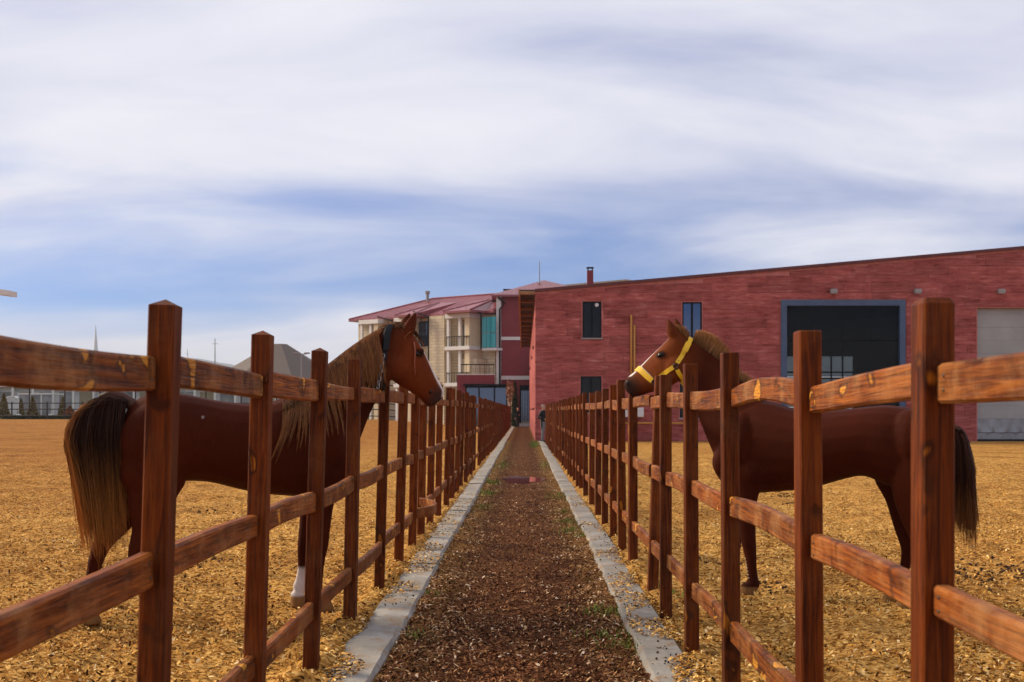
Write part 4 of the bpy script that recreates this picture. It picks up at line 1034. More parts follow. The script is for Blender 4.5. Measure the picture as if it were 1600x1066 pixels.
# ---- horse with the long mane, walking in from the left
A = Horse(375, 8.15, R(27), 1, 'chestnut horse with long flaxen mane and raised tail looking right over the fence')
A.body([((190, 662), (192, 692), .05, 0), ((204, 632), (202, 728), .15, 0), ((225, 619), (222, 752), .215, 0), ((255, 613), (255, 758), .255, 0), ((290, 616), (290, 752), .27, 0), ((330, 624), (330, 754), .28, 0),
        ((375, 630), (375, 765), .29, 0), ((415, 630), (415, 772), .285, 0), ((450, 618), (450, 775), .26, 0), ((480, 610), (480, 777), .235, 0), ((510, 618), (508, 777), .225, 0), ((535, 642), (530, 766), .19, 0), ((552, 668), (548, 745), .13, 0), ((560, 690), (557, 725), .06, 0)])
A.body([((430, 632), (520, 742), .15, 0), ((455, 610), (548, 716), .165, 0), ((485, 592), (563, 684), .135, 0), ((515, 569), (574, 656), .108, 0), ((545, 545), (585, 632), .09, .01), ((575, 524), (597, 613), .08, .02), ((598, 511), (606, 601), .075, .03), ((612, 512), (612, 590), .06, .04)])
hv = lambda k: .03 + .10 * k
A.body([((603, 515), (606, 585), .06, hv(0)), ((620, 509), (614, 595), .088, hv(.1)), ((638, 516), (622, 601), .102, hv(.2)), ((651, 532), (633, 608), .106, hv(.35)), ((661, 549), (644, 614), .090, hv(.5)), ((671, 568), (652, 620), .070, hv(.65)),
        ((680, 586), (658, 625), .060, hv(.8)), ((688, 599), (662, 630), .055, hv(.9)), ((693, 611), (667, 636), .052, hv(1)), ((691, 622), (675, 635), .036, hv(1.05))], ex=2.4)
for sgn in (-1, 1):
    A.blob(622, 573, .055 + sgn * .062, .105, .060, .115); A.blob(655, 549, .06 + sgn * .078, .045, .028, .035); A.blob(684, 612, .125 + sgn * .036, .04, .022, .04)
    A.blob(655, 574, .080 + sgn * .060, .045, .026, .03); A.blob(662, 588, .10 + sgn * .050, .04, .018, .03)
    A.blob(515, 690, sgn * .155, .12, .10, .24); A.blob(494, 728, sgn * .145, .17, .085, .17); A.blob(240, 690, sgn * .14, .22, .145, .26); A.blob(275, 708, sgn * .155, .14, .10, .16); pass
A.ear((636, 521), (651, 486), -.015, .052, .034); A.ear((630, 516), (641, 487), .11, .048, .034)
A.leg([(240, 700, 46, .13), (240, 748, 50, .115), (238, 770, 39, .10), (232, 800, 31, .08), (228, 830, 22, .058), (215, 862, 15, .05), (213, 880, 12, .042), (220, 908, 9, .034), (228, 938, 9, .034), (234, 953, 11.5, .042), (243, 966, 9, .037)], (251, 986), -.135)
A.leg([(220, 700, 44, .13), (212, 750, 42, .11), (196, 790, 31, .085), (178, 822, 23, .06), (160, 850, 15, .048), (150, 876, 12.5, .043), (142, 908, 9, .034), (136, 936, 9, .034), (133, 950, 11, .041), (136, 960, 9, .037)], (141, 974), .135)
A.leg([(508, 700, 34, .10), (510, 745, 27, .085), (507, 781, 16.5, .06), (504, 820, 13, .05), (501, 852, 12.5, .047), (499, 866, 11, .04), (497, 895, 8.5, .033), (496, 925, 8.5, .033), (496, 938, 11, .040), (501, 948, 9, .036)], (506, 960), -.115)
A.leg([(492, 720, 30, .10), (488, 755, 24, .08), (484, 785, 16, .058), (480, 820, 13, .05), (477, 848, 12.5, .047), (475, 862, 11, .04), (473, 885, 8.5, .033), (470, 905, 8.5, .033), (468, 915, 11, .040), (467, 925, 9, .036)], (466, 938), .115)
blA = [A.L(a, b, hv(k) - .025) for a, b, k in ((655, 538, .4), (663, 552, .5), (674, 572, .68), (685, 593, .85), (693, 608, 1), (693, 616, 1))]
muzA = A.L(679, 619, .125); sock = A.L(468, 915, .115)
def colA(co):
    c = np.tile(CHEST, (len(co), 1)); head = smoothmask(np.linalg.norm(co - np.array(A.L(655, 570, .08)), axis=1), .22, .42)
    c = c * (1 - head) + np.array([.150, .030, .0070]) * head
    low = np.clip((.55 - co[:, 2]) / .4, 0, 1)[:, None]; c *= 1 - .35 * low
    mz_ = smoothmask(np.linalg.norm(co - np.array(muzA), axis=1), .04, .115); c = c * (1 - .9 * mz_) + np.array([.035, .028, .026]) * .9 * mz_
    ey = smoothmask(np.linalg.norm((co - np.array(A.L(656, 552, -.02))) * np.array([.65, .3, 1]), axis=1), .022, .044); c = c * (1 - .88 * ey) + np.array([.012, .006, .004]) * .8 * ey
    b = smoothmask(seg_dist(co, blA), .026, .040); c = c * (1 - b) + np.array([.66, .58, .54]) * b
    sk = ((co[:, 2] < .30) & (co[:, 1] > 0) & (co[:, 0] > 0))[:, None] * np.clip((.30 - co[:, 2]) / .03, 0, 1)[:, None]; c = c * (1 - sk) + np.array([.58, .50, .46]) * sk
    for (px, py, r1) in ((315, 652, .002), (196, 645, .002)):
        p = A.L(px, py, -.2); m_ = smoothmask(np.hypot(co[:, 0] - p.x, co[:, 2] - p.z), r1, r1 + .010) * (co[:, 1] < 0)[:, None]; c = c * (1 - m_) + np.array([.38, .33, .29]) * m_
    hf = np.clip((.085 - co[:, 2]) / .012, 0, 1)[:, None]; c = c * (1 - hf) + np.array([.22, .11, .04]) * hf
    return c
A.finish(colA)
# mane hanging on the camera's side
rg = random.Random(11); lines = []; cols = []; rad = []
crest = [(590, 516), (584, 519), (575, 524), (560, 534), (545, 545), (530, 557), (515, 569), (500, 581), (485, 592), (470, 602), (452, 612)]
for lock in range(120):
    t0 = (lock + rg.random()) / 120; lx, ly = poly_at(crest, t0); L0 = rg.uniform(46, 78) + (rg.random() < .25) * 24 + 26 * t0
    sl = rg.gauss(.05, .06) + (.08 if t0 < .2 else 0) - (.55 * (t0 - .82) / .18 if t0 > .82 else 0); w0 = rg.uniform(2.0, 4.5); base = lerp3((.14, .034, .007), (.46, .17, .042), rg.random() ** 1.4); o0 = rg.uniform(.002, .012); ph = rg.uniform(0, 6)
    for k in range(17):
        j = rg.gauss(0, .5); ln = L0 * rg.uniform(.7, 1.06); pts = []; cc = []; lastv = 0.0; n = 8; tipc = lerp3((.26, .080, .018), (.68, .36, .13), rg.random() ** 1.4)
        for i in range(n):
            q = i / (n - 1); px = lx + j * w0 * (1 - .75 * q) * 1.6 + sl * ln * q + 1.6 * math.sin(ph + q * 4) + rg.gauss(0, .2); py = ly + rg.uniform(-1, 1) + ln * q - 1.8 * math.sin(math.pi * min(1, q * 3))
            p = A.surf(px, py, o0 + .010 * rg.random() + .010 * math.sin(math.pi * q)) if i else None
            if p is None: p = A.hug(A.L(px, py, 0), .010)[0] if i == 0 else A.L(px, py, lastv)
            lastv = p.y; pts.append(p); cc.append(lerp3(base, tipc, q * .75))
        lines.append(pts); cols.append(cc); rad.append(rg.uniform(.0011, .0022))
strands('mane', lines, cols, rad, A.root)
lines = []; cols = []; rad = []
for k in range(260):
    x0 = rg.uniform(606, 645); y0 = 509 + max(0, (x0 - 625)) * .45 + rg.uniform(-2, 2); p0 = A.hug(A.L(x0, y0, rg.uniform(-.02, .10)), .006)[0]
    fwd = rg.random() < .6; d = rg.uniform(12, 34)
    p3 = A.L(x0 + (d if fwd else -d * .5), y0 + d * .5, rg.uniform(.02, .1)); p3 = A.hug(p3, .02)[0]
    pts = bez(p0, p0 + Vector((.0, 0, .035)), p3 + Vector((0, 0, .04)), p3, 6); b = lerp3((.16, .055, .016), (.42, .19, .07), rg.random()); lines.append(pts); cols.append([b] * 6); rad.append(.0026)
strands('forelock', lines, cols, rad, A.root)
# braided forelock strand hanging beside the eye
pts = []; 
for i in range(13):
    q = i / 12; p = A.surf(650.5 + 2.0 * q + .8 * math.sin(q * 7), 534 + 52 * q, .014) or A.L(651, 534 + 52 * q, 0); pts.append(p)
MB().tube(pts, [.0065 - .0035 * i / 12 + .0012 * (i % 2) for i in range(13)], 7).build('braided_lock', M['braid'], A.root, True)
# raised tail
lines = []; cols = []; rad = []
dock = A.L(203, 632, 0)
MB().tube([A.L(215, 640, 0), A.L(203, 630, 0), A.L(190, 620, 0), A.L(172, 615, 0), A.L(155, 620, 0)], [.05, .042, .034, .026, .012], 10).build('tail_dock', M['taildock'], A.root, True)
for k in range(2400):
    s_ = rg.random(); vv = rg.gauss(0, .055); ox_ = 104 + 93 * s_
    topx = 118 + 76 * s_; topy = 640 - 33 * math.sin(math.pi * (.08 + .62 * s_)) + rg.uniform(-2, 8) + (6 if s_ > .85 else 0)
    end_y = 772 + 56 * math.sin(math.pi * min(1, .25 + .6 * s_)) + rg.gauss(0, 24); end_x = ox_ + (22 * (1 - s_) ** 1.5) + 3 + rg.gauss(0, 4)
    st = A.L(203 - 45 * (1 - s_) * rg.uniform(.3, 1), 626 - 9 * (1 - s_) * math.sin(2.2 * s_ + .4) + rg.uniform(0, 6), vv * .3)
    p1 = A.L(topx, topy - 2, vv * .7); p2 = A.L(ox_ - 3 + rg.gauss(0, 1.5), 690 + rg.gauss(0, 10), vv); p3 = A.L(end_x, end_y, vv * .8)
    pts = bez(st, p1, p1.lerp(p2, .35), p2, 6)[:-1] + bez(p2, p2.lerp(p3, .33) + Vector((0, 0, 0)), p2.lerp(p3, .7), p3, 6)
    edge = max(0, 1 - s_ / .16) if vv > -.2 else 0; n = len(pts); cc = []
    for i in range(n):
        q = i / (n - 1); g = max(0, (q - .55) / .45) ** 1.0; g = min(1, g + edge * (.35 + .5 * rg.random())); cc.append(lerp3((.045, .017, .009) if rg.random() < .8 else (.10, .035, .014), (.60, .25, .055), g))
    lines.append(pts); cols.append(cc); rad.append(rg.uniform(.0014, .0028))
strands('tail', lines, cols, rad, A.root)
# eye, nostril, neck collar
def eye(hs, px, py, r=.025):
    p = hs.surf(px, py, -.015); MB().sphere((0, 0, 0), (r * 1.45, r * .75, r * .95), 14, 10).build('eye', M['eye'], hs.root, True, loc=p, rot=(0, .5, 0))
def nostril(hs, px, py, rx, rz, tilt):
    p = hs.surf(px, py, -.004); o_ = MB().sphere((0, 0, 0), (rx, .008, rz), 10, 6).build('nostril', M['eye'], hs.root, True, loc=p, rot=(0, tilt, 0))
eye(A, 656, 552); nostril(A, 684, 611, .013, .024, -.5)
mir = lambda hs, pts: [hs.surf(a, b, .006, -1) or hs.L(a, b, -hs.near * .09) for a, b in pts]
nr = lambda hs, pts: [hs.surf(a, b, .006) or hs.L(a, b, hs.near * .07) for a, b in pts]
np_ = [(596, 592), (600, 575), (603, 555), (606, 535), (608, 520)]
collar = empty('collar'); collar.parent = A.root
A.strap('strap', [A.L(592, 603, 0)] + nr(A, np_) + [A.L(608, 510, .03)] + mir(A, np_[::-1]) + [A.L(592, 603, 0)], .045, .010, M['leather'], collar, .004)
A.strap('crown_pad', nr(A, [(604, 548), (607, 532), (609, 520)]) + [A.L(610, 509, .03)] + mir(A, [(609, 520), (607, 532)]), .048, .016, M['leather'], collar, .012)
for k in range(9):
    px, py = 601 - 8.5 * k / 8, 556 + 48 * k / 8; p = A.surf(px, py, .018) or A.L(px, py, -.05); an = .6 if k % 2 else -.6
    MB().tube([p + Vector((.011 * math.cos(a) * math.cos(an), .011 * math.cos(a) * math.sin(an), .016 * math.sin(a))) for a in [6.2832 * q / 10 for q in range(11)]], .0035, 5).build('chain_link', M['chain'], collar)
A.strap('throat_strap', [A.surf(590, 600, .006) or A.L(590, 600, -.06), A.surf(580, 612, .006) or A.L(580, 612, -.07), A.surf(572, 620, .006) or A.L(572, 620, -.08)], .022, .008, M['leather'], collar)

# ---- horse with the yellow halter
B = Horse(1300, 8.72, R(26), -1, 'chestnut horse in a yellow halter with short upright mane behind the fence')
B.body([((1480, 672), (1478, 708), .05, 0), ((1467, 652), (1466, 738), .14, 0), ((1446, 642), (1446, 758), .205, 0), ((1415, 636), (1415, 764), .245, 0), ((1385, 633), (1385, 758), .26, 0), ((1350, 636), (1350, 744), .26, 0), ((1315, 640), (1315, 750), .27, 0),
        ((1280, 642), (1280, 760), .275, 0), ((1245, 639), (1245, 766), .27, 0), ((1210, 629), (1210, 769), .25, 0), ((1180, 624), (1180, 771), .225, 0), ((1155, 634), (1157, 771), .205, 0), ((1136, 656), (1139, 765), .165, 0), ((1122, 690), (1126, 750), .11, 0), ((1116, 712), (1118, 738), .05, 0)])
B.body([((1212, 640), (1142, 748), .15, 0), ((1188, 618), (1120, 718), .16, 0), ((1160, 594), (1106, 688), .13, 0), ((1136, 570), (1094, 658), .10, 0), ((1114, 552), (1083, 633), .085, 0), ((1096, 539), (1073, 612), .076, .0), ((1080, 530), (1065, 598), .07, .01), ((1068, 526), (1060, 588), .055, .01)])
bv = lambda k: .015 + .02 * k
B.body([((1078, 530), (1068, 590), .055, bv(0)), ((1066, 518), (1061, 596), .083, bv(.1)), ((1052, 523), (1049, 603), .097, bv(.2)), ((1039, 536), (1038, 608), .100, bv(.35)), ((1026, 548), (1027, 611), .086, bv(.5)), ((1013, 560), (1016, 614), .067, bv(.65)),
        ((1001, 572), (1006, 617), .057, bv(.8)), ((989, 583), (998, 620), .053, bv(.9)), ((979, 591), (989, 620), .050, bv(1)), ((975, 601), (981, 614), .034, bv(1))], ex=2.4)
for sgn in (-1, 1):
    B.blob(1053, 575, .02 + sgn * .058, .100, .058, .110); B.blob(1034, 554, .022 + sgn * .074, .042, .028, .034); B.blob(983, 600, .035 + sgn * .034, .036, .022, .038)
    B.blob(1026, 572, .03 + sgn * .062, .045, .024, .028); B.blob(1017, 582, .035 + sgn * .050, .04, .018, .028)
    B.blob(1160, 690, sgn * .15, .12, .10, .23); B.blob(1180, 728, sgn * .14, .16, .085, .17); B.blob(1428, 692, sgn * .135, .21, .14, .25); B.blob(1392, 705, sgn * .15, .13, .095, .16); B.blob(1130, 722, sgn * .09, .09, .08, .12)
B.ear((1053, 526), (1043, 497), .06, .050, .034); B.ear((1061, 521), (1055, 496), -.055, .046, .034)
B.leg([(1432, 700, 44, .13), (1436, 750, 44, .115), (1432, 790, 32, .085), (1437, 828, 20, .058), (1449, 860, 14.5, .05), (1450, 876, 12, .042), (1442, 902, 8.5, .034), (1432, 930, 8.5, .034), (1428, 940, 11, .042), (1421, 950, 9, .037)], (1414, 962), .135)
B.leg([(1412, 700, 44, .13), (1406, 745, 42, .11), (1410, 780, 27, .08), (1411, 822, 15, .055), (1419, 852, 12.5, .048), (1418, 868, 10.5, .04), (1413, 890, 8, .033), (1406, 915, 8, .033), (1403, 925, 10, .040), (1398, 934, 8.5, .036)], (1393, 944), -.135)
B.leg([(1164, 700, 34, .10), (1166, 745, 27, .085), (1167, 783, 16.5, .06), (1168, 815, 13, .05), (1169, 842, 12.5, .047), (1171, 856, 11, .04), (1174, 880, 8.5, .033), (1176, 902, 8.5, .033), (1177, 912, 11, .040), (1171, 922, 9, .036)], (1166, 935), .115)
B.leg([(1152, 720, 28, .10), (1150, 755, 23, .08), (1149, 785, 15.5, .058), (1148, 815, 12.5, .05), (1148, 838, 12, .047), (1148, 850, 10.5, .04), (1148, 872, 8, .033), (1148, 892, 8, .033), (1148, 901, 10.5, .040), (1144, 910, 8.5, .036)], (1140, 921), -.115)
blB = [B.L(a, b, bv(k)) for a, b, k in ((1044, 531, .3), (1036, 539, .4), (1024, 550, .5), (1012, 561, .68), (1000, 573, .85), (988, 584, 1))]
muzB = B.L(987, 605, .03)
def colB(co):
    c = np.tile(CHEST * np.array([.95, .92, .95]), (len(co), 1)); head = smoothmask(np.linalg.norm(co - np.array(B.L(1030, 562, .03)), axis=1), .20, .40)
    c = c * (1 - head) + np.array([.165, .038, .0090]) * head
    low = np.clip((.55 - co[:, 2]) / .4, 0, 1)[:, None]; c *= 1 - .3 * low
    mz_ = smoothmask(np.linalg.norm(co - np.array(muzB), axis=1), .05, .13); c = c * (1 - .92 * mz_) + np.array([.022, .015, .013]) * .92 * mz_
    ey = smoothmask(np.linalg.norm((co - np.array(B.L(1033.5, 555, .10))) * np.array([.65, .3, 1]), axis=1), .022, .044); c = c * (1 - .88 * ey) + np.array([.012, .006, .004]) * .8 * ey
    b = smoothmask(seg_dist(co, blB), .034, .046); c = c * (1 - b) + np.array([.66, .60, .58]) * b
    hf = np.clip((.085 - co[:, 2]) / .012, 0, 1)[:, None]; c = c * (1 - hf) + np.array([.22, .11, .04]) * hf
    return c
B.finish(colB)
eye(B, 1033.5, 555); nostril(B, 980.5, 599, .014, .025, .4)
# short upright mane
lines = []; cols = []; rad = []; crest = [(1084, 532), (1096, 540), (1108, 549), (1120, 559), (1132, 569), (1144, 580), (1156, 592), (1168, 603), (1182, 614)]
for k in range(3600):
    t = rg.random(); x0, y0 = poly_at(crest, t); p0 = B.hug(B.L(x0 + rg.uniform(-2, 2), y0 + rg.uniform(-2, 2), rg.gauss(0, .018)), -.004)[0]
    h = (8 + 17 * math.sin(math.pi * min(1, .12 + t * 1.15) ** .8)) if t < .78 else 9 + 6 * rg.random()
    h = (h + rg.gauss(0, 1.6)) * B.scale(x0, y0); lean = rg.gauss(.10, .10)
    up = Vector((-.42 + rg.gauss(0, .10), lean, .9)).normalized()
    p3 = p0 + up * h; p2 = p0 + up * h * .6 + Vector((rg.gauss(0, .005), rg.gauss(0, .006), 0)); q0 = lerp3((.12, .045, .016), (.30, .13, .05), rg.random())
    lines.append([p0, p0.lerp(p2, .5), p2, p3]); tip = lerp3((.50, .23, .08), (.66, .36, .15), rg.random()); cols.append([q0, lerp3(q0, tip, .4), lerp3(q0, tip, .8), tip]); rad.append(rg.uniform(.0014, .0024))
strands('mane', lines, cols, rad, B.root)
lines = []; cols = []; rad = []
for k in range(420):
    x0 = rg.uniform(1058, 1078); y0 = 520 + max(0, x0 - 1066) * .8; p0 = B.hug(B.L(x0, y0, rg.uniform(-.03, .05)), -.002)[0]; h = rg.uniform(.035, .07)
    d = Vector((rg.gauss(.1, .3), rg.gauss(0.1, .3), 1)).normalized(); p3 = p0 + d * h; b = lerp3((.26, .10, .03), (.58, .28, .10), rg.random()); lines.append([p0, p0.lerp(p3, .5) + Vector((.004, 0, 0)), p3]); cols.append([b] * 3); rad.append(.002)
strands('forelock', lines, cols, rad, B.root)
# tail
lines = []; cols = []; rad = []
MB().tube([B.L(1466, 655, 0), B.L(1478, 658, 0), B.L(1490, 670, 0), B.L(1498, 690, 0), B.L(1500, 720, 0)], [.045, .04, .034, .025, .012], 10).build('tail_dock', M['taildock'], B.root, True)
for k in range(1500):
    s_ = rg.random(); vv = rg.gauss(0, .045); st = B.L(1472 + 16 * s_, 657 + 10 * s_ + rg.uniform(-2, 3), vv * .4)
    p1 = B.L(1488 + 24 * s_, 668 + rg.gauss(0, 3), vv * .8); p2 = B.L(1482 + 40 * s_ + rg.gauss(0, 1.5), 735, vv); p3 = B.L(1484 + 41 * s_ + rg.gauss(0, 4), 795 + 34 * s_ + rg.gauss(0, 19), vv * .9)
    pts = bez(st, p1, p1.lerp(p2, .4), p2, 6)[:-1] + bez(p2, p2.lerp(p3, .3), p2.lerp(p3, .7), p3, 5); n = len(pts)
    cols.append([lerp3((.085, .024, .009), (.50, .20, .045), max(0, (i / (n - 1) - .7) / .3) * rg.uniform(.5, 1)) for i in range(n)]); lines.append(pts); rad.append(rg.uniform(.0014, .0028))
strands('tail', lines, cols, rad, B.root)
# yellow halter
hal = empty('halter'); hal.parent = B.root; tag(hal, 'yellow webbing halter with dark rings')
nb = [(1020, 595), (1012, 589), (1004, 582), (998, 577)]
B.strap('noseband', nr(B, nb) + [B.L(994, 577, bv(.9))] + mir(B, nb[::-1]), .046, .007, M['yellow'], hal, .005)
B.strap('noseband_padding', nr(B, [(1021, 592), (1014, 585), (1006, 578), (1000, 573)]) + [B.L(997, 574, bv(.9))] + mir(B, [(1006, 578), (1021, 592)]), .012, .006, M['fleece'], hal, .003)
ck = [(1025, 595), (1034, 588), (1044, 581), (1055, 574)]
B.strap('cheek_strap', nr(B, ck), .036, .007, M['yellow'], hal, .006); B.strap('cheek_strap', mir(B, ck), .036, .007, M['yellow'], hal, .006)
cr = [(1060, 568), (1065, 556), (1070, 544), (1075, 534)]
B.strap('crown_strap', nr(B, cr) + [B.L(1079, 528, bv(0))] + mir(B, cr[::-1]), .036, .008, M['yellow'], hal, .007)
B.strap('crown_buckle', nr(B, [(1069, 549), (1074, 536)]), .046, .012, M['yellow'], hal, .010)
for (px, py) in ((1062, 564), (1064.5, 559), (1067, 553)): MB().sphere((0, 0, 0), (.004, .003, .004), 6, 4).build('strap_hole', M['brass'], hal, loc=B.surf(px, py, .016))
ch_ = [(1025, 601), (1030, 606), (1035, 611)]
B.strap('chin_strap', nr(B, ch_) + [B.L(1037, 615, bv(.3))] + mir(B, ch_[::-1]), .030, .006, M['yellow'], hal, .005)
th = [(1060, 578), (1063, 586), (1066, 594)]
B.strap('throat_strap', nr(B, th) + [B.L(1067, 602, bv(0))] + mir(B, th[::-1]), .034, .006, M['yellow'], hal, .005)
for sd in (1, -1):
    B.ring('ring', 1022.5, 597.5, .019, hal, sd); B.ring('ring', 1058, 572.5, .019, hal, sd)
# beaded string on the foreleg
fc = B.L(1174, 880, .115)
for k in range(7):
    p = B.surf(1166.5 + k * .9, 872 + k * 5.0, .004)
    if p: MB().sphere((0, 0, 0), .006, 6, 4).build('leg_bead', M['fleece'], B.root, loc=p)
# ------------------------------------------------------------------ people
M['skinmat'] = coat_mat('person_surface', .7, gloss=.25)
def person(x, y, rz, hgt, label, pose, cols):
    root = empty('person', (x, y, 0), rz); tag(root, label, 'person'); mb = MB(); k = hgt / 1.75
    def limb(pts, n=12): 
        secs = []
        cs = [Vector(p[:3]) * k for p in pts]
        mb.tube(cs, [p[3] * k for p in pts], n)
    def ring_loft(rows):   # x half, y half per height
        v = []; f = []; n = 16
        for (z, cx0, cy0, ax, ay) in rows:
            for q in range(n): a = 2 * math.pi * q / n; v.append((k * (cx0 + ax * math.cos(a)), k * (cy0 + ay * math.sin(a)), k * z))
        for i in range(len(rows) - 1):
            for q in range(n): f.append((i * n + q, i * n + (q + 1) % n, (i + 1) * n + (q + 1) % n, (i + 1) * n + q))
        f += [tuple(range(n))[::-1], tuple(range((len(rows) - 1) * n, len(rows) * n))]; mb.add(v, f)
    ring_loft([(.80, 0, 0, .14, .11), (.92, 0, 0, .175, .125), (1.05, 0, 0, .16, .115), (1.2, 0, .01, .175, .12), (1.35, 0, .01, .20, .125), (1.44, 0, .0, .165, .10), (1.49, 0, 0, .07, .07)])
    limb([(0, 0, 1.46, .06), (0, -.01, 1.53, .055), (0, -.02, 1.58, .058)])
    mb.sphere((0, -.02 * k, 1.635 * k), (.075 * k, .095 * k, .115 * k), 14, 10); mb.sphere((0, -.115 * k, 1.615 * k), (.013 * k, .018 * k, .022 * k), 8, 6); mb.sphere((0, -.085 * k, 1.56 * k), (.04 * k, .03 * k, .03 * k), 8, 6)
    for s in (-1, 1): mb.sphere((s * .078 * k, 0, 1.63 * k), (.012 * k, .02 * k, .032 * k), 8, 6)
    for s in (-1, 1):
        lg = pose['legs'][0 if s < 0 else 1]
        limb([(s * .085, 0, .93, .095), (s * .09, lg[0] * .45, .70, .082), (s * .095, lg[0], .50, .060), (s * .095, lg[0] * .9 + lg[1] * .4, .33, .056), (s * .095, lg[1], .10, .042), (s * .095, lg[1], .05, .042)])
        limb([(s * .095, lg[1] + .06, .045, .038), (s * .10, lg[1] - .04, .042, .044), (s * .105, lg[1] - .16, .035, .036), (s * .105, lg[1] - .19, .03, .02)])
        el, wr = pose['arms'][0 if s < 0 else 1]
        limb([(s * .17, 0, 1.40, .062), (s * .21, .0, 1.36, .060), ((s * .21 + el[0]) / 2, el[1] / 2, (1.36 + el[2]) / 2, .050), (*el, .046), ((el[0] + wr[0]) / 2, (el[1] + wr[1]) / 2, (el[2] + wr[2]) / 2, .042), (*wr, .032)])
        d = (Vector(wr) - Vector(el)).normalized(); pm = Vector(wr) + d * .05; side = d.cross(Vector((s, 0, .2))).normalized()
        limb([(*wr, .028), (*pm, .036), (*(pm + d * .04), .034)], 8)
        for q, (o_, L_) in enumerate(((-.03, .065), (-.01, .078), (.01, .074), (.03, .058))):
            b0 = pm + d * .03 + side * o_; b1 = b0 + d * L_ * .55; b2 = b1 + d * L_ * .35 + Vector((-s * .02, -.01, 0)); limb([(*b0, .0115), (*b1, .0105), (*b2, .008)], 6)
        b0 = pm - d * .01 - side * .03; limb([(*b0, .013), (*(b0 - side * .028 + d * .02), .012), (*(b0 - side * .036 + d * .055), .009)], 6)
    me = fuse(mb, .010, 3)
    def cf(co):
        z = co[:, 2] / k; c = np.tile(np.array(cols['top']), (len(co), 1))
        c[z < .95] = cols['legs']; c[z < .085] = cols['shoe']; c[z > 1.495] = cols['skin']
        arm = (np.abs(co[:, 0]) / k > .16) & (z > .6) & (z < 1.45); c[arm] = cols['top']
        for wr in (pose['arms'][0][1], pose['arms'][1][1]): c[np.linalg.norm(co / k - np.array(wr), axis=1) < .035] = cols['skin']
        for (el, wr) in pose['arms']:
            d = np.array(wr) - np.array(el); d /= np.linalg.norm(d); q = (co / k - np.array(wr)); t = q @ d; c[(t > -.01) & (t < .2) & (np.linalg.norm(q - t[:, None] * d, axis=1) < .09)] = cols['skin']
        f_ = (np.abs(z - 1.65) < .012) & (np.abs(np.abs(co[:, 0]) / k - .03) < .013) & (co[:, 1] < -.07 * k); c[f_] = (.02, .015, .012)
        m_ = (np.abs(z - 1.575) < .007) & (np.abs(co[:, 0]) / k < .026) & (co[:, 1] < -.07 * k); c[m_] = (.25, .09, .07)
        return c
    paint(me, cf); me.materials.append(M['skinmat']); obj('body', me, root)
    hm = MB(); hm.sphere((0, .012 * k, 1.665 * k), (.081 * k, .092 * k, .095 * k), 14, 10); v = [q for q in hm.v]
    hm.v = [(a, b, max(c, (1.60 if b > .02 * k else 1.70) * k)) for a, b, c in v]; hm.build('hair', plain('hair_' + cols['hname'], cols['hair'], .7), root, True)
person(X(809, 95), 95, R(4), 1.70, 'person dressed all in black walking up the far end of the path', dict(legs=[(-.16, -.16), (.02, .24)], arms=[((-.27, .06, 1.12), (-.24, -.06, .88)), ((.27, -.02, 1.12), (.15, -.24, 1.15))]),
       dict(top=(.010, .010, .012), legs=(.010, .010, .013), shoe=(.012, .011, .011), skin=(.40, .20, .13), hair=(.02, .015, .012), hname='dark'))
person(X(848.5, 52.6), 52.6, R(62), 1.74, 'person in black jacket and grey trousers standing at the end of the kerb', dict(legs=[(-.03, .02), (.03, .06)], arms=[((-.30, .10, 1.13), (-.14, -.16, 1.06)), ((.29, .08, 1.12), (.12, -.18, 1.08))]),
       dict(top=(.010, .010, .013), legs=(.17, .165, .175), shoe=(.012, .011, .011), skin=(.42, .23, .16), hair=(.16, .14, .13), hname='grey'))
# ------------------------------------------------------------------ loose ground cover
def chip_mat(name, stops):
    m, t = new_mat(name); gi = t.new('ShaderNodeNewGeometry').outputs['Random Per Island']
    pn = t.noise(t.mapping(t.new('ShaderNodeNewGeometry').outputs['Position'], scale=(.7, .5, 1)), 1.6, 7, .72, .6); cr_ = t.ramp(gi, stops)
    t.set(t.b.inputs['Base Color'], t.mix(t.mr(pn, .48, .66, 0, .8), cr_, t.mix(1.0, cr_, (.46, .37, .33, 1), 'MULTIPLY'))); t.b.inputs['Roughness'].default_value = .8; t.b.inputs['Specular IOR Level'].default_value = .05; return m
M['chip'] = chip_mat('wood_chip', [(0, (.032, .011, .003)), (.18, (.14, .055, .011)), (.4, (.42, .190, .036)), (.68, (.66, .345, .072)), (.88, (.84, .53, .17)), (1, (.90, .68, .36))])
M['straw'] = chip_mat('pale_straw', [(0, (.16, .070, .025)), (.4, (.40, .20, .075)), (.75, (.66, .42, .22)), (1, (.85, .66, .46))])
M['mulch'] = chip_mat('mulch_chip', [(0, (.036, .011, .005)), (.5, (.130, .046, .019)), (.85, (.23, .092, .038)), (1, (.38, .18, .07))])
M['clod'] = chip_mat('dark_clod', [(0, (.022, .014, .010)), (1, (.075, .045, .028))])
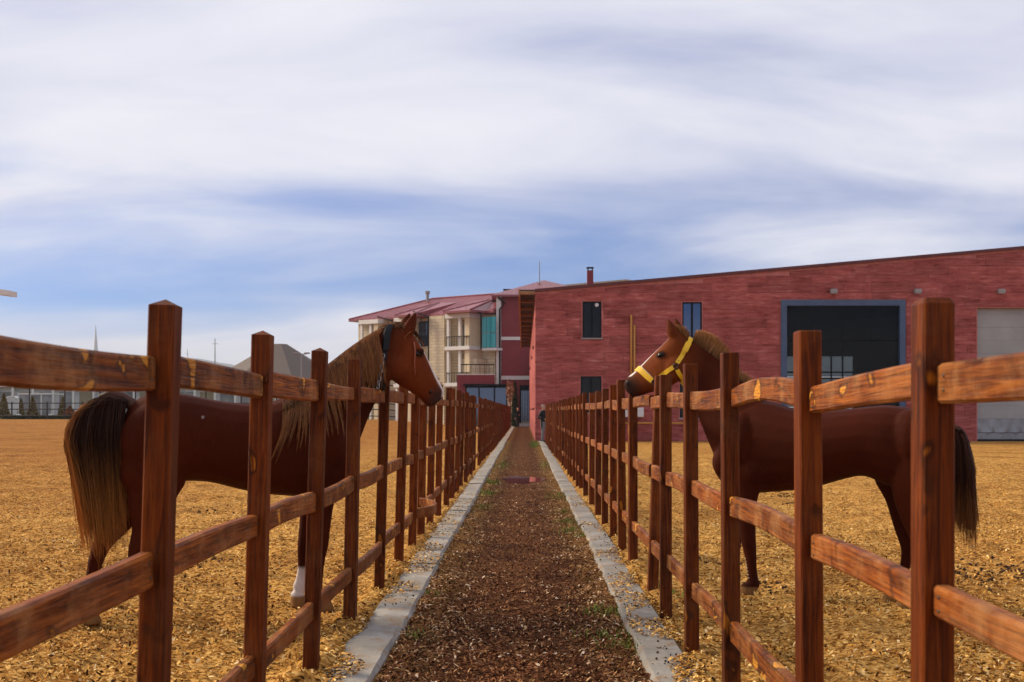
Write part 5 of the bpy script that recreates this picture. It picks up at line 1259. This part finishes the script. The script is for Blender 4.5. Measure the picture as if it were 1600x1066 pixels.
def chips(name, x, y, zf, lmin, lmax, mat, label, seed, tilt=.45, lift=.006, asp=(.22, .6)):
    r = np.random.default_rng(seed); n = len(x); z = zf(x, y) + r.uniform(0, lift, n); a = r.uniform(0, 6.283, n); L = r.uniform(lmin, lmax, n) * .5; W = L * r.uniform(*asp, n)
    tl = r.normal(0, tilt, n); tw = r.normal(0, tilt, n); c = np.stack([x, y, z], 1)
    d = np.stack([np.cos(a) * np.cos(tl), np.sin(a) * np.cos(tl), np.sin(tl)], 1) * L[:, None]; e = np.stack([-np.sin(a) * np.cos(tw), np.cos(a) * np.cos(tw), np.sin(tw)], 1) * W[:, None]
    up = np.array([0, 0, 1.0]) * (np.abs(d[:, 2]) * .7 + np.abs(e[:, 2]) * .7)[:, None]; bend = np.array([0, 0, 1.0]) * (L * r.uniform(-.1, .35, n))[:, None]
    v = np.stack([c - d - e + up, c - e * 1.1 + up + bend, c + d - e * .7 + up, c + d + e * .8 + up, c + e + up + bend, c - d + e * .6 + up], 1).reshape(-1, 3)
    i = np.arange(n)[:, None] * 6; q = np.concatenate([i + np.array([[0, 1, 4, 5]]), i + np.array([[1, 2, 3, 4]])], 0)
    o_ = obj(name, np_mesh(name, v, q, mat, False)); tag(o_, label, name.replace('_', ' '), None, 'stuff'); return o_
r = np.random.default_rng(5)
def sample(n, x0, x1, y0, y1, pw): 
    u = r.uniform(0, 1, n); y = (y0 ** -pw + u * (y1 ** -pw - y0 ** -pw)) ** (-1 / pw); return r.uniform(x0, x1, n) , y
def vis(x, y, m=.4): k = np.abs(x) < y * .50 + m; return x[k], y[k]
for seed, (sg, xa, xb, lab) in enumerate(((-1, -12, -.97, 'loose golden wood chips over the paddock of the long maned horse'), (1, .86, 12, 'loose golden wood chips over the paddock of the haltered horse'))):
    x, y = sample(300000, xa, xb, 3.0, 30, 1.1); x, y = vis(x, y)
    cl = lat_noise(x * 2.1, y * 2.1, 31) + .5 * lat_noise(x * 6, y * 6, 32); k = cl + r.uniform(-.35, .35, len(x)) > .50; x, y = x[k], y[k]
    k = r.uniform(0, 1, len(x)) > (y - 14) / 16; x, y = x[k], y[k]
    k = (np.abs(x + .055) > 1.0) | (ground_z(x, y) > .058); x, y = x[k], y[k]
    chips('wood_chips', x, y, lambda a, c: np.maximum(ground_z(a, c), np.where(np.abs(a + .06) < 1.02, .066, -9)), .008, .034, M['chip'], lab, 50 + seed, .5)
# chips spilt over the kerbs and the path
x, y = sample(80000, -.95, .86, 2.8, 40, .9); e = np.abs(x + .04); pr = np.clip((e - .15) / .6, 0, 1) ** 1.3 * .9 + .18; k = r.uniform(0, 1, len(x)) < pr * (.25 + lat_noise(x * 2.5, y * 2.5, 8) * 1.1) ; x, y = x[k], y[k]
k = (x > -.78) & (x < .69) & (((x / .52) ** 2 + ((y - 24.2) / 1.5) ** 2) > 1); chips('straw_chips', x[k], y[k], path_z, .010, .042, M['straw'], 'pale straw and chips strewn along the edges of the path', 60, .35, .006, (.15, .4))
x, y = sample(90000, -.77, .68, 2.8, 40, 1.0); k = r.uniform(0, 1, len(x)) > (y - 16) / 24; x, y = x[k], y[k]; k = ((x / .52) ** 2 + ((y - 24.2) / 1.5) ** 2) > 1; x, y = x[k], y[k]; chips('mulch_chips', x, y, path_z, .007, .024, M['mulch'], 'dark brown mulch bits covering the path', 61, .4, .010, (.4, .9))
def kz(x, y): return np.full(len(x), .066)
xs_ = []; ys_ = []
for (a, b, s) in ((-1.075, -.775, -1), (.955, .685, 1)):
    n = 17000; q = r.uniform(0, 1, n) ** 2.2; x = a + (b - a) * q; y = 3 * (1 - r.uniform(0, 1, n) * .85) ** -1.0; k = lat_noise(x * 3 + 7, y * 1.8, 14 + s) > .28 + .34 * q; xs_.append(x[k]); ys_.append(y[k])
chips('kerb_chips', np.concatenate(xs_), np.concatenate(ys_), kz, .008, .034, M['chip'], 'pale chips spilt over the outer edges of both kerbs', 62, .3)
# dark clods on the kerbs
v = []; q = []; oc = np.array([(1, 0, 0), (0, 1, 0), (-1, 0, 0), (0, -1, 0), (0, 0, 1), (0, 0, -1)], float); of = np.array([(0, 1, 4), (1, 2, 4), (2, 3, 4), (3, 0, 4), (1, 0, 5), (2, 1, 5), (3, 2, 5), (0, 3, 5)])
cnt = 0
for (a, b, s) in ((-1.08, -.79, -1), (1.12, .70, 1)):
    n = 900; x = a + (b - a) * r.uniform(0, 1, n); y = 3.2 + r.uniform(0, 1, n) ** 1.6 * 15; k = lat_noise(x * 3.3 + 3, y * 1.2, 44 + s) > .60
    for xx, yy in zip(x[k], y[k]):
        zz0 = .066 if .685 < abs(xx) < (1.075 if s < 0 else .955) else float(ground_z(xx, yy)) + .004; sc = r.uniform(.003, .009); m_ = oc * sc * r.uniform(.7, 1.35, (6, 3)); v.append(m_ + np.array([xx, yy, zz0 + sc * .6])); q.append(of + 6 * cnt); cnt += 1
for (px, py, n, sp_) in ((1228, 775, 60, .12), (1242, 788, 25, .10), (1200, 917, 40, .10), (1560, 890, 120, .22), (1520, 905, 60, .2), (1120, 880, 30, .1), (330, 800, 30, .15), (310, 880, 40, .15), (60, 690, 60, .5), (1330, 700, 60, .6)):
    d_ = H * F / (py - CY); x_ = X(px, d_)
    for _ in range(n):
        xx, yy = x_ + r.normal(0, sp_), d_ + r.normal(0, sp_ * 1.6); sc = r.uniform(.008, .022); m_ = oc * sc * r.uniform(.6, 1.4, (6, 3)) * np.array([1, 1, .7]); v.append(m_ + np.array([xx, yy, float(ground_z(xx, yy)) + sc * .5])); q.append(of + 6 * cnt); cnt += 1
tag(obj('dirt_clods', np_mesh('dirt_clods', np.concatenate(v), np.concatenate(q), M['clod'], False)), 'small dark dirt clods scattered along both kerbs and over the paddocks', 'dirt clods', None, 'stuff')
# grass tufts along the path edges
v = []; q = []; c = 0
tufts = [(.60, 8.1, .10, 150), (.52, 7.3, .12, 90), (.66, 6.9, .07, 100), (.56, 13.6, .22, 160), (.62, 14.8, .22, 190), (.60, 16.2, .2, 120), (.66, 12.9, .1, 80), (-.68, 7.25, .06, 60), (-.70, 8.9, .06, 40), (-.62, 17, .3, 90), (-.6, 20, .4, 120), (-.64, 23, .5, 120), (.60, 19, .5, 90), (.45, 47, 1.2, 260), (.5, 51, .9, 220), (1.2, 9.0, .15, 70), (-.55, 30, 1.5, 150), (.58, 30, 1.5, 120)]
for (tx, ty, sp_, n) in tufts:
    for _ in range(n):
        x = tx + r.normal(0, min(sp_, .10)); y = ty + r.normal(0, sp_); z = (float(path_z(x, y)) if abs(x) < .76 else float(ground_z(x, y))) - .004; h = r.uniform(.015, .055) * (1.3 if ty > 40 else 1); a = r.uniform(0, 6.283); lean = r.uniform(.1, .8) * h; w_ = r.uniform(.0025, .005) * (2.5 if ty > 18 else 1)
        dx, dy = math.cos(a), math.sin(a); b = np.array([x, y, z]); s_ = np.array([-dy, dx, 0]) * w_
        m1_ = b + np.array([dx * lean * .35, dy * lean * .35, h * .6]); tp = b + np.array([dx * lean, dy * lean, h])
        v += [b - s_, b + s_, m1_ + s_ * .8, m1_ - s_ * .8, tp + s_ * .15, tp - s_ * .15]; q += [(c, c + 1, c + 2, c + 3), (c + 3, c + 2, c + 4, c + 5)]; c += 6
tag(obj('grass', np_mesh('grass', np.array(v), np.array(q), M['grass'], False)), 'small green grass tufts along the path edges', 'grass', None, 'stuff')
